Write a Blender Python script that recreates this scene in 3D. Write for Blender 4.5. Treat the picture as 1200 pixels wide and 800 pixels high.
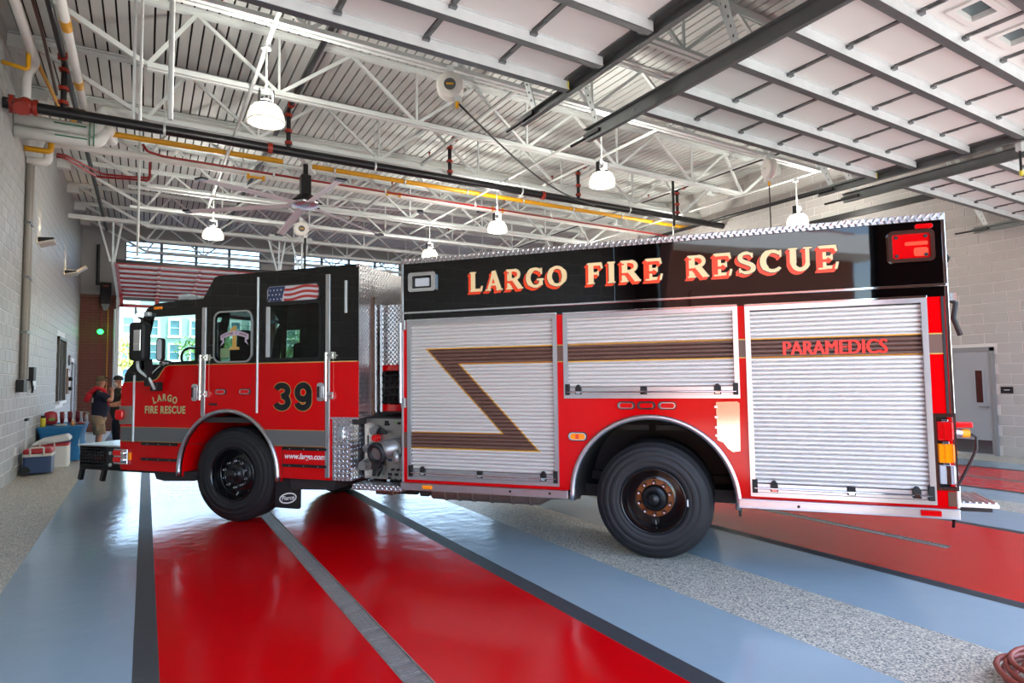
import bpy, bmesh, math, random
from mathutils import Vector, Matrix
for o in list(bpy.data.objects): bpy.data.objects.remove(o)
S = bpy.context.scene; COL = S.collection; D2R = math.radians; rnd = random.Random(11)
V = Vector
# ---------------------------------------------------------------- camera
PITCH, ROLL, YAW, FPX = .0576, -.0134, .5435, 711.0
_f = V((math.sin(YAW)*math.cos(PITCH), math.cos(YAW)*math.cos(PITCH), math.sin(PITCH)))
_r = V((math.cos(YAW), -math.sin(YAW), 0)); _u = _r.cross(_f)
_r2 = _r*math.cos(ROLL)+_u*math.sin(ROLL); _u2 = _u*math.cos(ROLL)-_r*math.sin(ROLL)
cd = bpy.data.cameras.new('camera'); cam = bpy.data.objects.new('camera', cd); COL.objects.link(cam)
cd.sensor_width = 36; cd.lens = FPX/1200*36; cd.clip_start = .05; cd.clip_end = 600
M = Matrix((_r2, _u2, -_f)).transposed().to_4x4(); M.translation = (0, 0, 1.68)
cam.matrix_world = M; S.camera = cam
# ---------------------------------------------------------------- sky, sun, exposure
SUN_EL, SUN_AZ = 64, 112          # degrees; azimuth measured clockwise from +Y
w = bpy.data.worlds.new('sky'); S.world = w; w.use_nodes = True; nt = w.node_tree
bg = nt.nodes['Background']; sk = nt.nodes.new('ShaderNodeTexSky'); sk.sky_type = 'NISHITA'
sk.sun_disc = False; sk.sun_elevation = D2R(SUN_EL); sk.sun_rotation = D2R(SUN_AZ); sk.air_density = 1; sk.dust_density = .8; sk.ozone_density = 1
nt.links.new(sk.outputs[0], bg.inputs[0]); bg.inputs[1].default_value = .42
sl = bpy.data.lights.new('sun', 'SUN'); sl.energy = 6.5; sl.angle = D2R(.6); sl.color = (1, .95, .87)
so = bpy.data.objects.new('sun', sl); COL.objects.link(so)
_sd = V((math.sin(D2R(SUN_AZ))*math.cos(D2R(SUN_EL)), math.cos(D2R(SUN_AZ))*math.cos(D2R(SUN_EL)), math.sin(D2R(SUN_EL))))
so.rotation_euler = _sd.to_track_quat('Z', 'Y').to_euler(); so.location = (0, -5, 20)
vs = S.view_settings; vs.view_transform = 'Standard'; vs.look = 'None'; vs.gamma = 1; vs.use_curve_mapping = False; vs.exposure = 1.75
S.cycles.use_denoising = True; S.cycles.max_bounces = 12; S.cycles.diffuse_bounces = 6; S.cycles.glossy_bounces = 6; S.cycles.transparent_max_bounces = 24
S.cycles.sample_clamp_indirect = 8; S.cycles.caustics_reflective = False; S.cycles.caustics_refractive = False
# ---------------------------------------------------------------- materials
def lin(c):
    if isinstance(c, (int, float)): c = (c, c, c)
    return tuple((x/12.92 if x <= .04045 else ((x+.055)/1.055)**2.4) for x in [y/255 for y in c])+(1,)
def mat(name, c, rough=.5, metal=0, var=0, scale=6, bump=0, bscale=40, coat=0, emit=None, es=0, alpha=1, spec=None):
    m = bpy.data.materials.new(name); m.use_nodes = True; n = m.node_tree.nodes; L = m.node_tree.links; b = n['Principled BSDF']
    b.inputs['Base Color'].default_value = lin(c); b.inputs['Roughness'].default_value = rough; b.inputs['Metallic'].default_value = metal
    b.inputs['Coat Weight'].default_value = coat; b.inputs['Coat Roughness'].default_value = .03
    if spec is not None: b.inputs['Specular IOR Level'].default_value = spec
    if emit is not None: b.inputs['Emission Color'].default_value = lin(emit); b.inputs['Emission Strength'].default_value = es
    if var or bump:
        tc = n.new('ShaderNodeTexCoord')
    if var:
        t = n.new('ShaderNodeTexNoise'); t.inputs['Scale'].default_value = scale; t.inputs['Detail'].default_value = 6
        L.new(tc.outputs['Object'], t.inputs['Vector'])
        mx = n.new('ShaderNodeMix'); mx.data_type = 'RGBA'; a = lin(c)
        mx.inputs[6].default_value = tuple(x*(1-var) for x in a[:3])+(1,); mx.inputs[7].default_value = tuple(min(1, x*(1+var)) for x in a[:3])+(1,)
        L.new(t.outputs['Fac'], mx.inputs[0]); L.new(mx.outputs[2], b.inputs['Base Color'])
    if bump:
        t2 = n.new('ShaderNodeTexNoise'); t2.inputs['Scale'].default_value = bscale; L.new(tc.outputs['Object'], t2.inputs['Vector'])
        bp = n.new('ShaderNodeBump'); bp.inputs['Strength'].default_value = bump; bp.inputs['Distance'].default_value = .01
        L.new(t2.outputs['Fac'], bp.inputs['Height']); L.new(bp.outputs[0], b.inputs['Normal'])
    return m
def glass_mat(name, tint, refl=1.0):
    m = bpy.data.materials.new(name); m.use_nodes = True; n = m.node_tree.nodes; L = m.node_tree.links
    n.remove(n['Principled BSDF']); out = n['Material Output']
    tr = n.new('ShaderNodeBsdfTransparent'); tr.inputs[0].default_value = lin(tint)
    gl = n.new('ShaderNodeBsdfGlossy'); gl.inputs['Roughness'].default_value = .02
    lw = n.new('ShaderNodeLayerWeight'); lw.inputs[0].default_value = .5
    pw = n.new('ShaderNodeMath'); pw.operation = 'POWER'; pw.inputs[1].default_value = 5; L.new(lw.outputs['Facing'], pw.inputs[0])
    fr = n.new('ShaderNodeMath'); fr.operation = 'MULTIPLY_ADD'; fr.inputs[1].default_value = .9*refl; fr.inputs[2].default_value = .03*refl; L.new(pw.outputs[0], fr.inputs[0])
    mx = n.new('ShaderNodeMixShader'); L.new(fr.outputs[0], mx.inputs[0]); L.new(tr.outputs[0], mx.inputs[1]); L.new(gl.outputs[0], mx.inputs[2]); L.new(mx.outputs[0], out.inputs[0])
    return m
def diamond_mat(name, c, scale=19, rough=.3, strength=1.0):
    m = mat(name, c, rough, 1); n = m.node_tree.nodes; L = m.node_tree.links; b = n['Principled BSDF']
    tc = n.new('ShaderNodeTexCoord'); sx = n.new('ShaderNodeSeparateXYZ'); L.new(tc.outputs['Object'], sx.inputs[0])
    def mth(op, a, bb=None):
        q = n.new('ShaderNodeMath'); q.operation = op
        for i, x in enumerate((a, bb)):
            if x is None: continue
            if isinstance(x, (int, float)): q.inputs[i].default_value = x
            else: L.new(x, q.inputs[i])
        return q.outputs[0]
    h = mth('ADD', sx.outputs[0], sx.outputs[1])
    p = mth('MULTIPLY', mth('ADD', h, sx.outputs[2]), scale); q = mth('MULTIPLY', mth('SUBTRACT', h, sx.outputs[2]), scale)
    cp = mth('ADD', mth('FLOOR', p), mth('FLOOR', q)); par = mth('MODULO', mth('ABSOLUTE', cp), 2.0)
    fp = mth('ABSOLUTE', mth('SUBTRACT', mth('FRACT', p), .5)); fq = mth('ABSOLUTE', mth('SUBTRACT', mth('FRACT', q), .5))
    # bars alternate between the two diagonals
    ea = mth('ADD', mth('MULTIPLY', fp, 1.1), mth('MULTIPLY', fq, 3.2)); eb = mth('ADD', mth('MULTIPLY', fp, 3.2), mth('MULTIPLY', fq, 1.1))
    mxx = n.new('ShaderNodeMix'); L.new(par, mxx.inputs[0]); L.new(ea, mxx.inputs[2]); L.new(eb, mxx.inputs[3])
    hh = mth('SUBTRACT', 1.0, mth('MINIMUM', mxx.outputs[0], 1.0))
    bp = n.new('ShaderNodeBump'); bp.inputs['Strength'].default_value = strength; bp.inputs['Distance'].default_value = .012
    L.new(hh, bp.inputs['Height']); L.new(bp.outputs[0], b.inputs['Normal'])
    return m
# ---------------------------------------------------------------- mesh builder
class MB:
    def __init__(s): s.v = []; s.f = []; s.mi = []; s.sm = []; s.cur = 0
    def add(s, vs, fs, smooth=False):
        k = len(s.v); s.v += [tuple(x) for x in vs]; s.f += [tuple(i+k for i in f) for f in fs]; s.mi += [s.cur]*len(fs); s.sm += [smooth]*len(fs); return s
    def box(s, x0, x1, y0, y1, z0, z1):
        if x0 > x1: x0, x1 = x1, x0
        if y0 > y1: y0, y1 = y1, y0
        if z0 > z1: z0, z1 = z1, z0
        return s.add([(x0,y0,z0),(x1,y0,z0),(x1,y1,z0),(x0,y1,z0),(x0,y0,z1),(x1,y0,z1),(x1,y1,z1),(x0,y1,z1)],
                     [(0,3,2,1),(4,5,6,7),(0,1,5,4),(1,2,6,5),(2,3,7,6),(3,0,4,7)])
    def bar(s, p, q, w, h, up=(0,0,1)):
        p = V(p); q = V(q); d = (q-p).normalized(); a = d.cross(V(up))
        if a.length < 1e-4: a = d.cross(V((1,0,0)))
        a.normalize(); b = a.cross(d); a = a*w/2; b = b*h/2
        return s.add([p-a-b,p+a-b,p+a+b,p-a+b,q-a-b,q+a-b,q+a+b,q-a+b], [(0,1,2,3),(7,6,5,4),(0,4,5,1),(1,5,6,2),(2,6,7,3),(3,7,4,0)])
    def cyl(s, p, q, r, r2=None, n=12, caps=True, smooth=True):
        p = V(p); q = V(q); r2 = r if r2 is None else r2; d = (q-p).normalized(); a = d.orthogonal().normalized(); b = d.cross(a)
        ring = lambda c, rr: [c+(a*math.cos(2*math.pi*i/n)+b*math.sin(2*math.pi*i/n))*rr for i in range(n)]
        s.add(ring(p, r)+ring(q, r2), [(i, (i+1) % n, n+(i+1) % n, n+i) for i in range(n)], smooth)
        if caps: s.add(ring(p, r), [tuple(range(n-1, -1, -1))]); s.add(ring(q, r2), [tuple(range(n))])
        return s
    def tube(s, pts, r, n=8, closed=False):
        pts = [V(p) for p in pts]; N = len(pts); vs = []; prev = None
        for i, p in enumerate(pts):
            t = (pts[(i+1) % N]-pts[i-1]) if closed else (pts[min(i+1, N-1)]-pts[max(i-1, 0)])
            t.normalize()
            a = t.orthogonal().normalized() if prev is None else (prev-t*prev.dot(t)).normalized()
            prev = a; b = t.cross(a); rr = r[i] if isinstance(r, (list, tuple)) else r
            vs += [p+(a*math.cos(2*math.pi*k/n)+b*math.sin(2*math.pi*k/n))*rr for k in range(n)]
        fs = [(i*n+k, i*n+(k+1) % n, ((i+1) % N)*n+(k+1) % n, ((i+1) % N)*n+k) for i in range(N if closed else N-1) for k in range(n)]
        if not closed: fs += [tuple(range(n-1, -1, -1)), tuple(range((N-1)*n, N*n))]
        return s.add(vs, fs, True)
    def lathe(s, prof, o=(0,0,0), ax=(0,0,1), n=24, smooth=True, flat=False):
        o = V(o); ax = V(ax).normalized(); a = ax.orthogonal().normalized(); b = ax.cross(a); vs = []
        for r, h in prof: vs += [o+ax*h+(a*math.cos(2*math.pi*k/n)+b*math.sin(2*math.pi*k/n))*max(r, 1e-4) for k in range(n)]
        return s.add(vs, [(i*n+k, i*n+(k+1) % n, (i+1)*n+(k+1) % n, (i+1)*n+k) for i in range(len(prof)-1) for k in range(n)], smooth)
    def ball(s, c, r, n=10, sq=(1,1,1)):
        c = V(c); m = n//2+1
        vs = [c+V((math.sin(math.pi*i/m)*math.cos(2*math.pi*k/n)*r*sq[0], math.sin(math.pi*i/m)*math.sin(2*math.pi*k/n)*r*sq[1], math.cos(math.pi*i/m)*r*sq[2])) for i in range(m+1) for k in range(n)]
        return s.add(vs, [(i*n+k, (i+1)*n+k, (i+1)*n+(k+1) % n, i*n+(k+1) % n) for i in range(m) for k in range(n)], True)
    def prism(s, poly, a, b, f):
        """poly 2D, f(u,v,w)->xyz, extruded from w=a to w=b"""
        n = len(poly)
        vs = [f(u, v, a) for u, v in poly]+[f(u, v, b) for u, v in poly]
        return s.add(vs, [tuple(range(n-1, -1, -1)), tuple(range(n, 2*n))]+[(i, (i+1) % n, n+(i+1) % n, n+i) for i in range(n)])
    def mesh(s, name, mats):
        me = bpy.data.meshes.new(name); me.from_pydata(s.v, [], s.f)
        for m in (mats if isinstance(mats, (list, tuple)) else [mats]): me.materials.append(m)
        me.polygons.foreach_set('material_index', s.mi); me.polygons.foreach_set('use_smooth', s.sm)
        bm = bmesh.new(); bm.from_mesh(me); bmesh.ops.recalc_face_normals(bm, faces=bm.faces); bm.to_mesh(me); bm.free()
        me.update(); return me
    def build(s, name, mats, parent=None, bev=0, **k): return obj(name, s.mesh(name, mats), parent, bev, **k)
def obj(name, me, parent=None, bev=0, loc=None, rot=None, **props):
    o = bpy.data.objects.new(name, me); COL.objects.link(o); o.parent = parent
    if loc is not None: o.location = loc
    if rot is not None: o.rotation_euler = rot
    if bev:
        m = o.modifiers.new('edge', 'BEVEL'); m.width = bev; m.segments = 2; m.limit_method = 'ANGLE'; m.angle_limit = D2R(40)
    for k, v in props.items(): o[k] = v
    return o
def thing(name, label, cat, loc=(0,0,0), rz=0, group=None, kind=None):
    o = bpy.data.objects.new(name, None); COL.objects.link(o); o.location = loc; o.rotation_euler = (0, 0, rz); o.empty_display_size = .2
    if label: o['label'] = label; o['category'] = cat
    if group: o['group'] = group
    if kind: o['kind'] = kind
    return o
def tag(o, label, cat, group=None, kind=None):
    o['label'] = label; o['category'] = cat
    if group: o['group'] = group
    if kind: o['kind'] = kind
    return o
def copy_tree(o, parent=None):
    c = o.copy(); COL.objects.link(c); c.parent = parent
    for ch in list(o.children): copy_tree(ch, c)
    return c
def relabel(o, label): o['label'] = label; return o
def rrect(x0, x1, z0, z1, r, n=5):
    p = []
    for cx, cz, a0 in ((x1-r, z1-r, 0), (x0+r, z1-r, 90), (x0+r, z0+r, 180), (x1-r, z0+r, 270)):
        p += [(cx+r*math.cos(D2R(a0+90*i/n)), cz+r*math.sin(D2R(a0+90*i/n))) for i in range(n+1)]
    return p
def plate(outline, holes, thick, f, bevel=0):
    """flat plate with holes; 2D (u,v); f maps (u,v,w) to xyz, w in 0..thick"""
    cu = bpy.data.curves.new('plate', 'CURVE'); cu.dimensions = '2D'; cu.fill_mode = 'BOTH'; cu.extrude = thick/2; cu.bevel_depth = bevel
    for pl in [outline]+holes:
        sp = cu.splines.new('POLY'); sp.points.add(len(pl)-1); sp.use_cyclic_u = True
        for i, (u, v) in enumerate(pl): sp.points[i].co = (u, v, 0, 1)
    o = bpy.data.objects.new('plate', cu); COL.objects.link(o)
    me = bpy.data.meshes.new_from_object(o.evaluated_get(bpy.context.evaluated_depsgraph_get()))
    bpy.data.objects.remove(o); bpy.data.curves.remove(cu)
    mb = MB(); mb.add([f(v.co.x, v.co.y, v.co.z+thick/2) for v in me.vertices], [tuple(p.vertices) for p in me.polygons]); bpy.data.meshes.remove(me)
    return mb
def text_mb(txt, size, f, depth=.003, off=0, shear=0, spacing=1.0, align='CENTER', sx=1.0):
    cu = bpy.data.curves.new('lettering', 'FONT'); cu.body = txt; cu.size = size; cu.extrude = depth/2; cu.offset = off; cu.shear = shear
    cu.align_x = align; cu.space_character = spacing; cu.resolution_u = 4
    o = bpy.data.objects.new('lettering', cu); COL.objects.link(o)
    me = bpy.data.meshes.new_from_object(o.evaluated_get(bpy.context.evaluated_depsgraph_get()))
    bpy.data.objects.remove(o); bpy.data.curves.remove(cu)
    mb = MB(); mb.add([f(v.co.x*sx, v.co.y, v.co.z+depth/2) for v in me.vertices], [tuple(p.vertices) for p in me.polygons]); bpy.data.meshes.remove(me)
    return mb
def arc(cx, cz, r, a0, a1, n=24): return [(cx+r*math.cos(D2R(a0+(a1-a0)*i/n)), cz+r*math.sin(D2R(a0+(a1-a0)*i/n))) for i in range(n+1)]
M_ = {}
M_['white_steel'] = mat('painted white steel', (214, 220, 218), .5, 0, .06, 3)
M_['deck'] = mat('painted roof deck', (198, 203, 200), .55, 0, .05, 2)
M_['deck_gap'] = mat('dark deck groove', (28, 30, 30), .8)
M_['galv'] = mat('galvanised steel', (204, 211, 211), .42, .35, .12, 9)
M_['galv_dark'] = mat('dull zinc and shaded strut steel', (112, 116, 116), .42, .7, .15, 9)
M_['black_steel'] = mat('black painted steel', (22, 22, 24), .35, 0, .1, 9)
M_['rubber'] = mat('black rubber', (26, 26, 28), .62, 0, .12, 14, .15, 90)
M_['red_iron'] = mat('red coupling iron', (150, 42, 26), .45, 0, .1, 9)
M_['yellow'] = mat('yellow gas pipe paint', (226, 164, 20), .4)
M_['insul'] = mat('white pipe jacket', (226, 228, 224), .5, 0, .05, 4)
M_['copper'] = mat('brown pipe', (94, 68, 56), .4, .5)
M_['red_pipe'] = mat('dark red conduit', (138, 22, 24), .4)
M_['door_panel'] = mat('white insulated door skin', (206, 210, 207), .45, 0, .02, 5)
M_['chrome'] = mat('polished chrome', (225, 228, 232), .07, 1)
M_['alu'] = mat('brushed aluminium', (206, 208, 212), .3, 1, .06, 12)
M_['glass'] = glass_mat('clear glass', (235, 242, 240)); M_['tint'] = glass_mat('tinted cab glass', (150, 168, 160))
M_['dark'] = mat('matt black', (14, 14, 15), .6)
M_['gap'] = mat('green sticker', (20, 120, 80), .5)
# ---------------------------------------------------------------- the setting
XL, XR, YF, YR, ZC = -1.95, 14.33, .6, 25.1, 7.2
def tile_mat(name, a, b, rough=.6, scale=3):
    """a grain colour that differs a little from piece to piece"""
    m = mat(name, a, rough); n = m.node_tree.nodes; L = m.node_tree.links; bs = n['Principled BSDF']
    oi = n.new('ShaderNodeObjectInfo'); mx = n.new('ShaderNodeMix'); mx.data_type = 'RGBA'; mx.inputs[6].default_value = lin(a); mx.inputs[7].default_value = lin(b)
    tc = n.new('ShaderNodeTexCoord'); t = n.new('ShaderNodeTexNoise'); t.inputs['Scale'].default_value = scale; t.inputs['Detail'].default_value = 8
    mp = n.new('ShaderNodeVectorMath'); mp.operation = 'ADD'; L.new(tc.outputs['Object'], mp.inputs[0]); L.new(oi.outputs['Location'], mp.inputs[1]); L.new(mp.outputs[0], t.inputs['Vector'])
    ad = n.new('ShaderNodeMath'); ad.operation = 'MULTIPLY_ADD'; L.new(oi.outputs['Random'], ad.inputs[0]); ad.inputs[1].default_value = .45
    mu = n.new('ShaderNodeMath'); mu.operation = 'MULTIPLY'; mu.inputs[1].default_value = .55; L.new(t.outputs['Fac'], mu.inputs[0]); L.new(mu.outputs[0], ad.inputs[2])
    L.new(ad.outputs[0], mx.inputs[0]); L.new(mx.outputs[2], bs.inputs['Base Color'])
    t2 = n.new('ShaderNodeTexNoise'); t2.inputs['Scale'].default_value = 90; L.new(tc.outputs['Object'], t2.inputs['Vector'])
    bp = n.new('ShaderNodeBump'); bp.inputs['Strength'].default_value = .25; bp.inputs['Distance'].default_value = .004; L.new(t2.outputs['Fac'], bp.inputs['Height']); L.new(bp.outputs[0], bs.inputs['Normal'])
    return m
def floor_mat(name, c, rough, var=.06):
    m = mat(name, c, rough, 0, var, .9, coat=.0); n = m.node_tree.nodes; L = m.node_tree.links; b = n['Principled BSDF']
    tc = n.new('ShaderNodeTexCoord'); t = n.new('ShaderNodeTexNoise'); t.inputs['Scale'].default_value = 1.6; t.inputs['Detail'].default_value = 5; L.new(tc.outputs['Object'], t.inputs['Vector'])
    mr = n.new('ShaderNodeMapRange'); mr.inputs[3].default_value = rough*.7; mr.inputs[4].default_value = rough*1.35; L.new(t.outputs['Fac'], mr.inputs[0]); L.new(mr.outputs[0], b.inputs['Roughness']); b.inputs['Specular IOR Level'].default_value = .24
    bp = n.new('ShaderNodeBump'); bp.inputs['Strength'].default_value = .22; bp.inputs['Distance'].default_value = .02
    t3 = n.new('ShaderNodeTexNoise'); t3.inputs['Scale'].default_value = 5; t3.inputs['Detail'].default_value = 3; L.new(tc.outputs['Object'], t3.inputs['Vector']); L.new(t3.outputs['Fac'], bp.inputs['Height']); L.new(bp.outputs[0], b.inputs['Normal'])
    return m
def terrazzo():
    m = mat('speckled epoxy flake', 170, .4); n = m.node_tree.nodes; L = m.node_tree.links; b = n['Principled BSDF']
    tc = n.new('ShaderNodeTexCoord'); vo = n.new('ShaderNodeTexVoronoi'); vo.inputs['Scale'].default_value = 105; L.new(tc.outputs['Object'], vo.inputs['Vector'])
    sp = n.new('ShaderNodeSeparateColor'); L.new(vo.outputs['Color'], sp.inputs[0]); cr = n.new('ShaderNodeValToRGB'); e = cr.color_ramp; e.interpolation = 'CONSTANT'
    e.elements[0].position = 0; e.elements[0].color = lin((100, 104, 106)); e.elements[1].position = .17; e.elements[1].color = lin((160, 158, 146))
    for p, c in ((.42, (194, 188, 172)), (.68, (224, 217, 198)), (.9, (170, 164, 148))): q = e.elements.new(p); q.color = lin(c)
    L.new(sp.outputs[0], cr.inputs[0]); L.new(cr.outputs[0], b.inputs['Base Color']); return m
M_['blue'] = floor_mat('blue grey epoxy', (148, 166, 174), .15); M_['red_floor'] = floor_mat('red epoxy', (206, 1, 10), .15)
M_['stripe'] = mat('charcoal floor stripe', (52, 56, 60), .55, 0, .15, 12, .2, 60); M_['terr'] = terrazzo()
floor = obj('floor', None, kind='structure')
_sl = MB().box(XL-.2, XR+.2, YF-.3, YR+.3, -.3, -.02).build('slab', M_['stripe'], floor)
def strip(x0, x1, m, name): MB().box(x0, x1, YF-.3, YR+.3, -.02, 0).build(name, m, floor)
xs = [(XL-.2, -.96, 'terr'), (-.96, -.035, 'blue'), (-.035, .1, 'stripe'), (.1, 1.25, 'red_floor'), (1.40, 2.58, 'red_floor'), (2.58, 2.735, 'stripe'), (2.735, 3.55, 'blue'), (3.55, 4.40, 'terr'),
      (4.40, 5.32, 'blue'), (5.32, 5.46, 'stripe'), (5.46, 6.52, 'red_floor'), (6.64, 7.72, 'red_floor'), (7.72, 7.84, 'stripe'), (7.84, 8.83, 'blue'), (8.83, 9.48, 'terr'), (9.48, 10.2, 'blue'),
      (10.2, 10.33, 'stripe'), (10.33, 11.24, 'red_floor'), (11.37, 12.45, 'red_floor'), (12.45, 12.58, 'stripe'), (12.58, 13.4, 'blue'), (13.4, XR+.2, 'terr')]
NM = {'terr': 'speckled_lane', 'blue': 'blue_lane', 'stripe': 'dark_stripe', 'red_floor': 'red_lane'}
for a, b, k in xs: strip(a, b, M_[k], NM[k])
strip(6.52, 6.64, M_['red_floor'], 'red_lane') if False else None
# trench drains: steel covers in a row, each with slots
M_['drain'] = mat('worn steel drain cover', (146, 138, 132), .45, .4, .22, 18, .3, 60)
def drain_cover(wd, ln, nb):
    m = MB(); m.box(-wd/2+.008, wd/2-.008, .004, ln-.004, -.02, -.004)
    nn = nb
    for i in range(nn):
        y = .03+(ln-.06)*i/nn
        for s in (-1, 0, 1): m.box(s*wd*.27-wd*.11, s*wd*.27+wd*.11, y+.006, y+(ln-.06)/nn-.006, -.004, .0)
    m.box(-wd/2, -wd/2+.008, 0, ln, -.02, .003); m.box(wd/2-.008, wd/2, 0, ln, -.02, .003)
    return m.mesh('drain_cover', M_['drain'])
def drain(x, wd, y0, y1, nm):
    big = drain_cover(wd, .40, 10); small = drain_cover(wd, .16, 3); y = y0; k = 0
    while y < y1-.05:
        me, l = (big, .40) if k % 2 == 0 else (small, .16)
        obj('drain_cover', me, floor, loc=(x, y, 0)); y += l+.006; k += 1
drain(1.325, .15, 1.2, 19, ''); drain(6.58, .12, 2.9, 11, ''); drain(11.305, .13, 1.4, 9, '')
for x in (6.58,): MB().box(x-.06, x+.06, YF-.3, 2.9, -.02, 0).build('red_lane', M_['red_floor'], floor); MB().box(x-.06, x+.06, 11, YR+.3, -.02, 0).build('red_lane', M_['red_floor'], floor)
# ---- walls
def block_mesh(lx, lz, t, g=.010, r=.006):
    """a masonry unit face: chamfered front, sits proud of the joint; local x along wall, z up, y out of wall"""
    a, b = g/2, g/2+r; x0, x1, z0, z1 = a, lx-a, a, lz-a; X0, X1, Z0, Z1 = b, lx-b, b, lz-b
    m = MB(); m.add([(x0,0,z0),(x1,0,z0),(x1,0,z1),(x0,0,z1),(X0,t,Z0),(X1,t,Z0),(X1,t,Z1),(X0,t,Z1)], [(4,5,6,7),(0,1,5,4),(1,2,6,5),(2,3,7,6),(3,0,4,7)]); return m
def block_wall(wall, mats, frame, lx, lz, rows, length, holes, near_key, limit=290, nm='block', t=.007, off=0):
    """frame: matrix mapping local (x along, y out, z up) to world. blocks past the limit go into one stuff part"""
    cells = []
    for r in range(rows[0], rows[1]):
        x = -(lx/2 if (r+off) % 2 else 0)
        while x < length:
            a, b = max(x, 0), min(x+lx, length)
            for h in holes:
                if a < h[1] and b > h[0] and r*lz+.02 < h[3] and (r+1)*lz-.02 > h[2]:
                    if a < h[0]-.05: b = h[0]
                    elif b > h[1]+.05: a = h[1]
                    else: b = a
            if b-a > .06: cells.append((a, b, r))
            x += lx
    cells.sort(key=lambda c: near_key((c[0]+c[1])/2, (c[2]+.5)*lz))
    full = block_mesh(lx, lz, t).mesh(nm, mats); half = block_mesh(lx/2, lz, t).mesh(nm, mats); rest = MB()
    for i, (a, b, r) in enumerate(cells):
        me = full if abs(b-a-lx) < .01 else half if abs(b-a-lx/2) < .01 else None
        if i < limit and me is not None:
            o = obj(nm, me, wall); o.matrix_local = frame @ Matrix.Translation((a, 0, r*lz))
        else:
            q = block_mesh(b-a, lz, t); rest.add([frame @ V((p[0]+a, p[1], p[2]+r*lz)) for p in q.v], q.f)
    if rest.v: rest.build(nm+'work', mats, wall, kind='stuff')
M_['blk_l'] = tile_mat('painted block cool white', (150, 152, 151), (178, 180, 178), .5); M_['blk_r'] = tile_mat('painted block warm white', (164, 162, 158), (174, 172, 168), .55)
M_['joint'] = mat('painted mortar', (222, 224, 222), .6); M_['joint_r'] = mat('painted mortar warm', (206, 204, 200), .6)
M_['plaster'] = mat('grey painted wall', (158, 158, 154), .6, 0, .04, 2)
M_['brick'] = tile_mat('brown brick', (104, 58, 48), (126, 74, 60), .7, 8); M_['mortar'] = mat('brick mortar', (120, 92, 80), .8)
wl = obj('wall_left', None, kind='structure')
MB().box(XL-.25, XL, YF-.25, YR+.25, 0, ZC+.3).build('backing', M_['joint'], wl)
WINL = (19.25-.0, 20.95, 1.17, 2.87); DORL = (22.85, 23.85, 0, 2.3)
FL = Matrix(((0, 1, 0, XL), (1, 0, 0, YF), (0, 0, 1, 0), (0, 0, 0, 1)))
hl = [(h[0]-YF, h[1]-YF, h[2], h[3]) for h in (WINL, DORL)]
block_wall(wl, M_['blk_l'], FL, .4, .203, (0, 36), YR-YF, hl, lambda x, z: abs(x+YF-13.3)+abs(z-2.2)*1.2+(100 if x+YF < 11.9 else 0))
wr = obj('wall_right', None, kind='structure')
MB().box(XR, XR+.25, YF-.25, YR+.25, 0, ZC+.3).build('backing', M_['joint_r'], wr)
FR = Matrix(((0, -1, 0, XR), (1, 0, 0, YF), (0, 0, 1, 0), (0, 0, 0, 1)))
DORR = (5.33, 6.36, 0, 2.14)
block_wall(wr, M_['blk_r'], FR, .4064, .2007, (0, 36), YR-YF, [(DORR[0]-YF, DORR[1]-YF, 0, DORR[3])], lambda x, z: abs(x+YF-5)+abs(z-2.6)*.7, off=1)
# front wall: three door openings, brick piers between
wf = obj('wall_front', None, kind='structure'); DX = [(-1.0, 3.42), (4.4, 8.82), (9.6, 14.02)]; ZD = 4.32
fr = MB(); fr.box(XL-.2, XR+.2, YF-.3, YF, ZD, ZC+.3).build('lintel', M_['plaster'], wf)
for a, b in ((XL-.2, DX[0][0]), (DX[0][1], DX[1][0]), (DX[1][1], DX[2][0]), (DX[2][1], XR+.2)): MB().box(a, b, YF-.3, YF, 0, ZD).build('pier', M_['brick'], wf)
# rear wall
wb = obj('wall_rear', None, kind='structure'); RX = [(-.82, 3.6), (4.4, 8.82), (9.6, 14.02)]; ZR = 4.55; WX = [(-.70, 3.78), (5.0, 9.5), (9.9, 13.9)]; WZ = (5.85, 6.70)
def pieces(y0, y1):
    m = MB()
    m.box(XL-.2, XR+.2, y0, y1, WZ[1], ZC+.3); m.box(XL-.2, XR+.2, y0, y1, ZR, WZ[0])
    ex = [XL-.2]+[q for p in WX for q in p]+[XR+.2]
    for i in range(0, len(ex), 2): m.box(ex[i], ex[i+1], y0, y1, WZ[0], WZ[1])
    ex = [XL-.2]+[q for p in RX for q in p]+[XR+.2]
    for i in range(0, len(ex), 2): m.box(ex[i], ex[i+1], y0, y1, 0, ZR)
    return m
pieces(YR+.02, YR+.25).build('backing', M_['plaster'], wb)
bb = MB()
FB = Matrix(((1, 0, 0, XL), (0, -1, 0, YR+.02), (0, 0, 1, 0), (0, 0, 0, 1)))
for a, b in ((0, RX[0][0]-XL), (RX[0][1]-XL, RX[1][0]-XL), (RX[1][1]-XL, RX[2][0]-XL)):
    MB().box(XL+a, XL+b, YR, YR+.02, 0, 4.69).build('mortar_bed', M_['mortar'], wb)
    r = 0
    while r*.1 < 4.6:
        x = a-(.2 if r % 2 else 0)
        while x < b-.05:
            p, q = max(x, a), min(x+.4, b)
            if q-p > .05:
                k = block_mesh(q-p, .1, .012, .012, .004); bb.add([FB @ V((v[0]+p, v[1]+.02, v[2]+r*.1)) for v in k.v], k.f)
            x += .4
        r += 1
bb.build('brickwork', M_['brick'], wb, kind='stuff')
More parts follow.
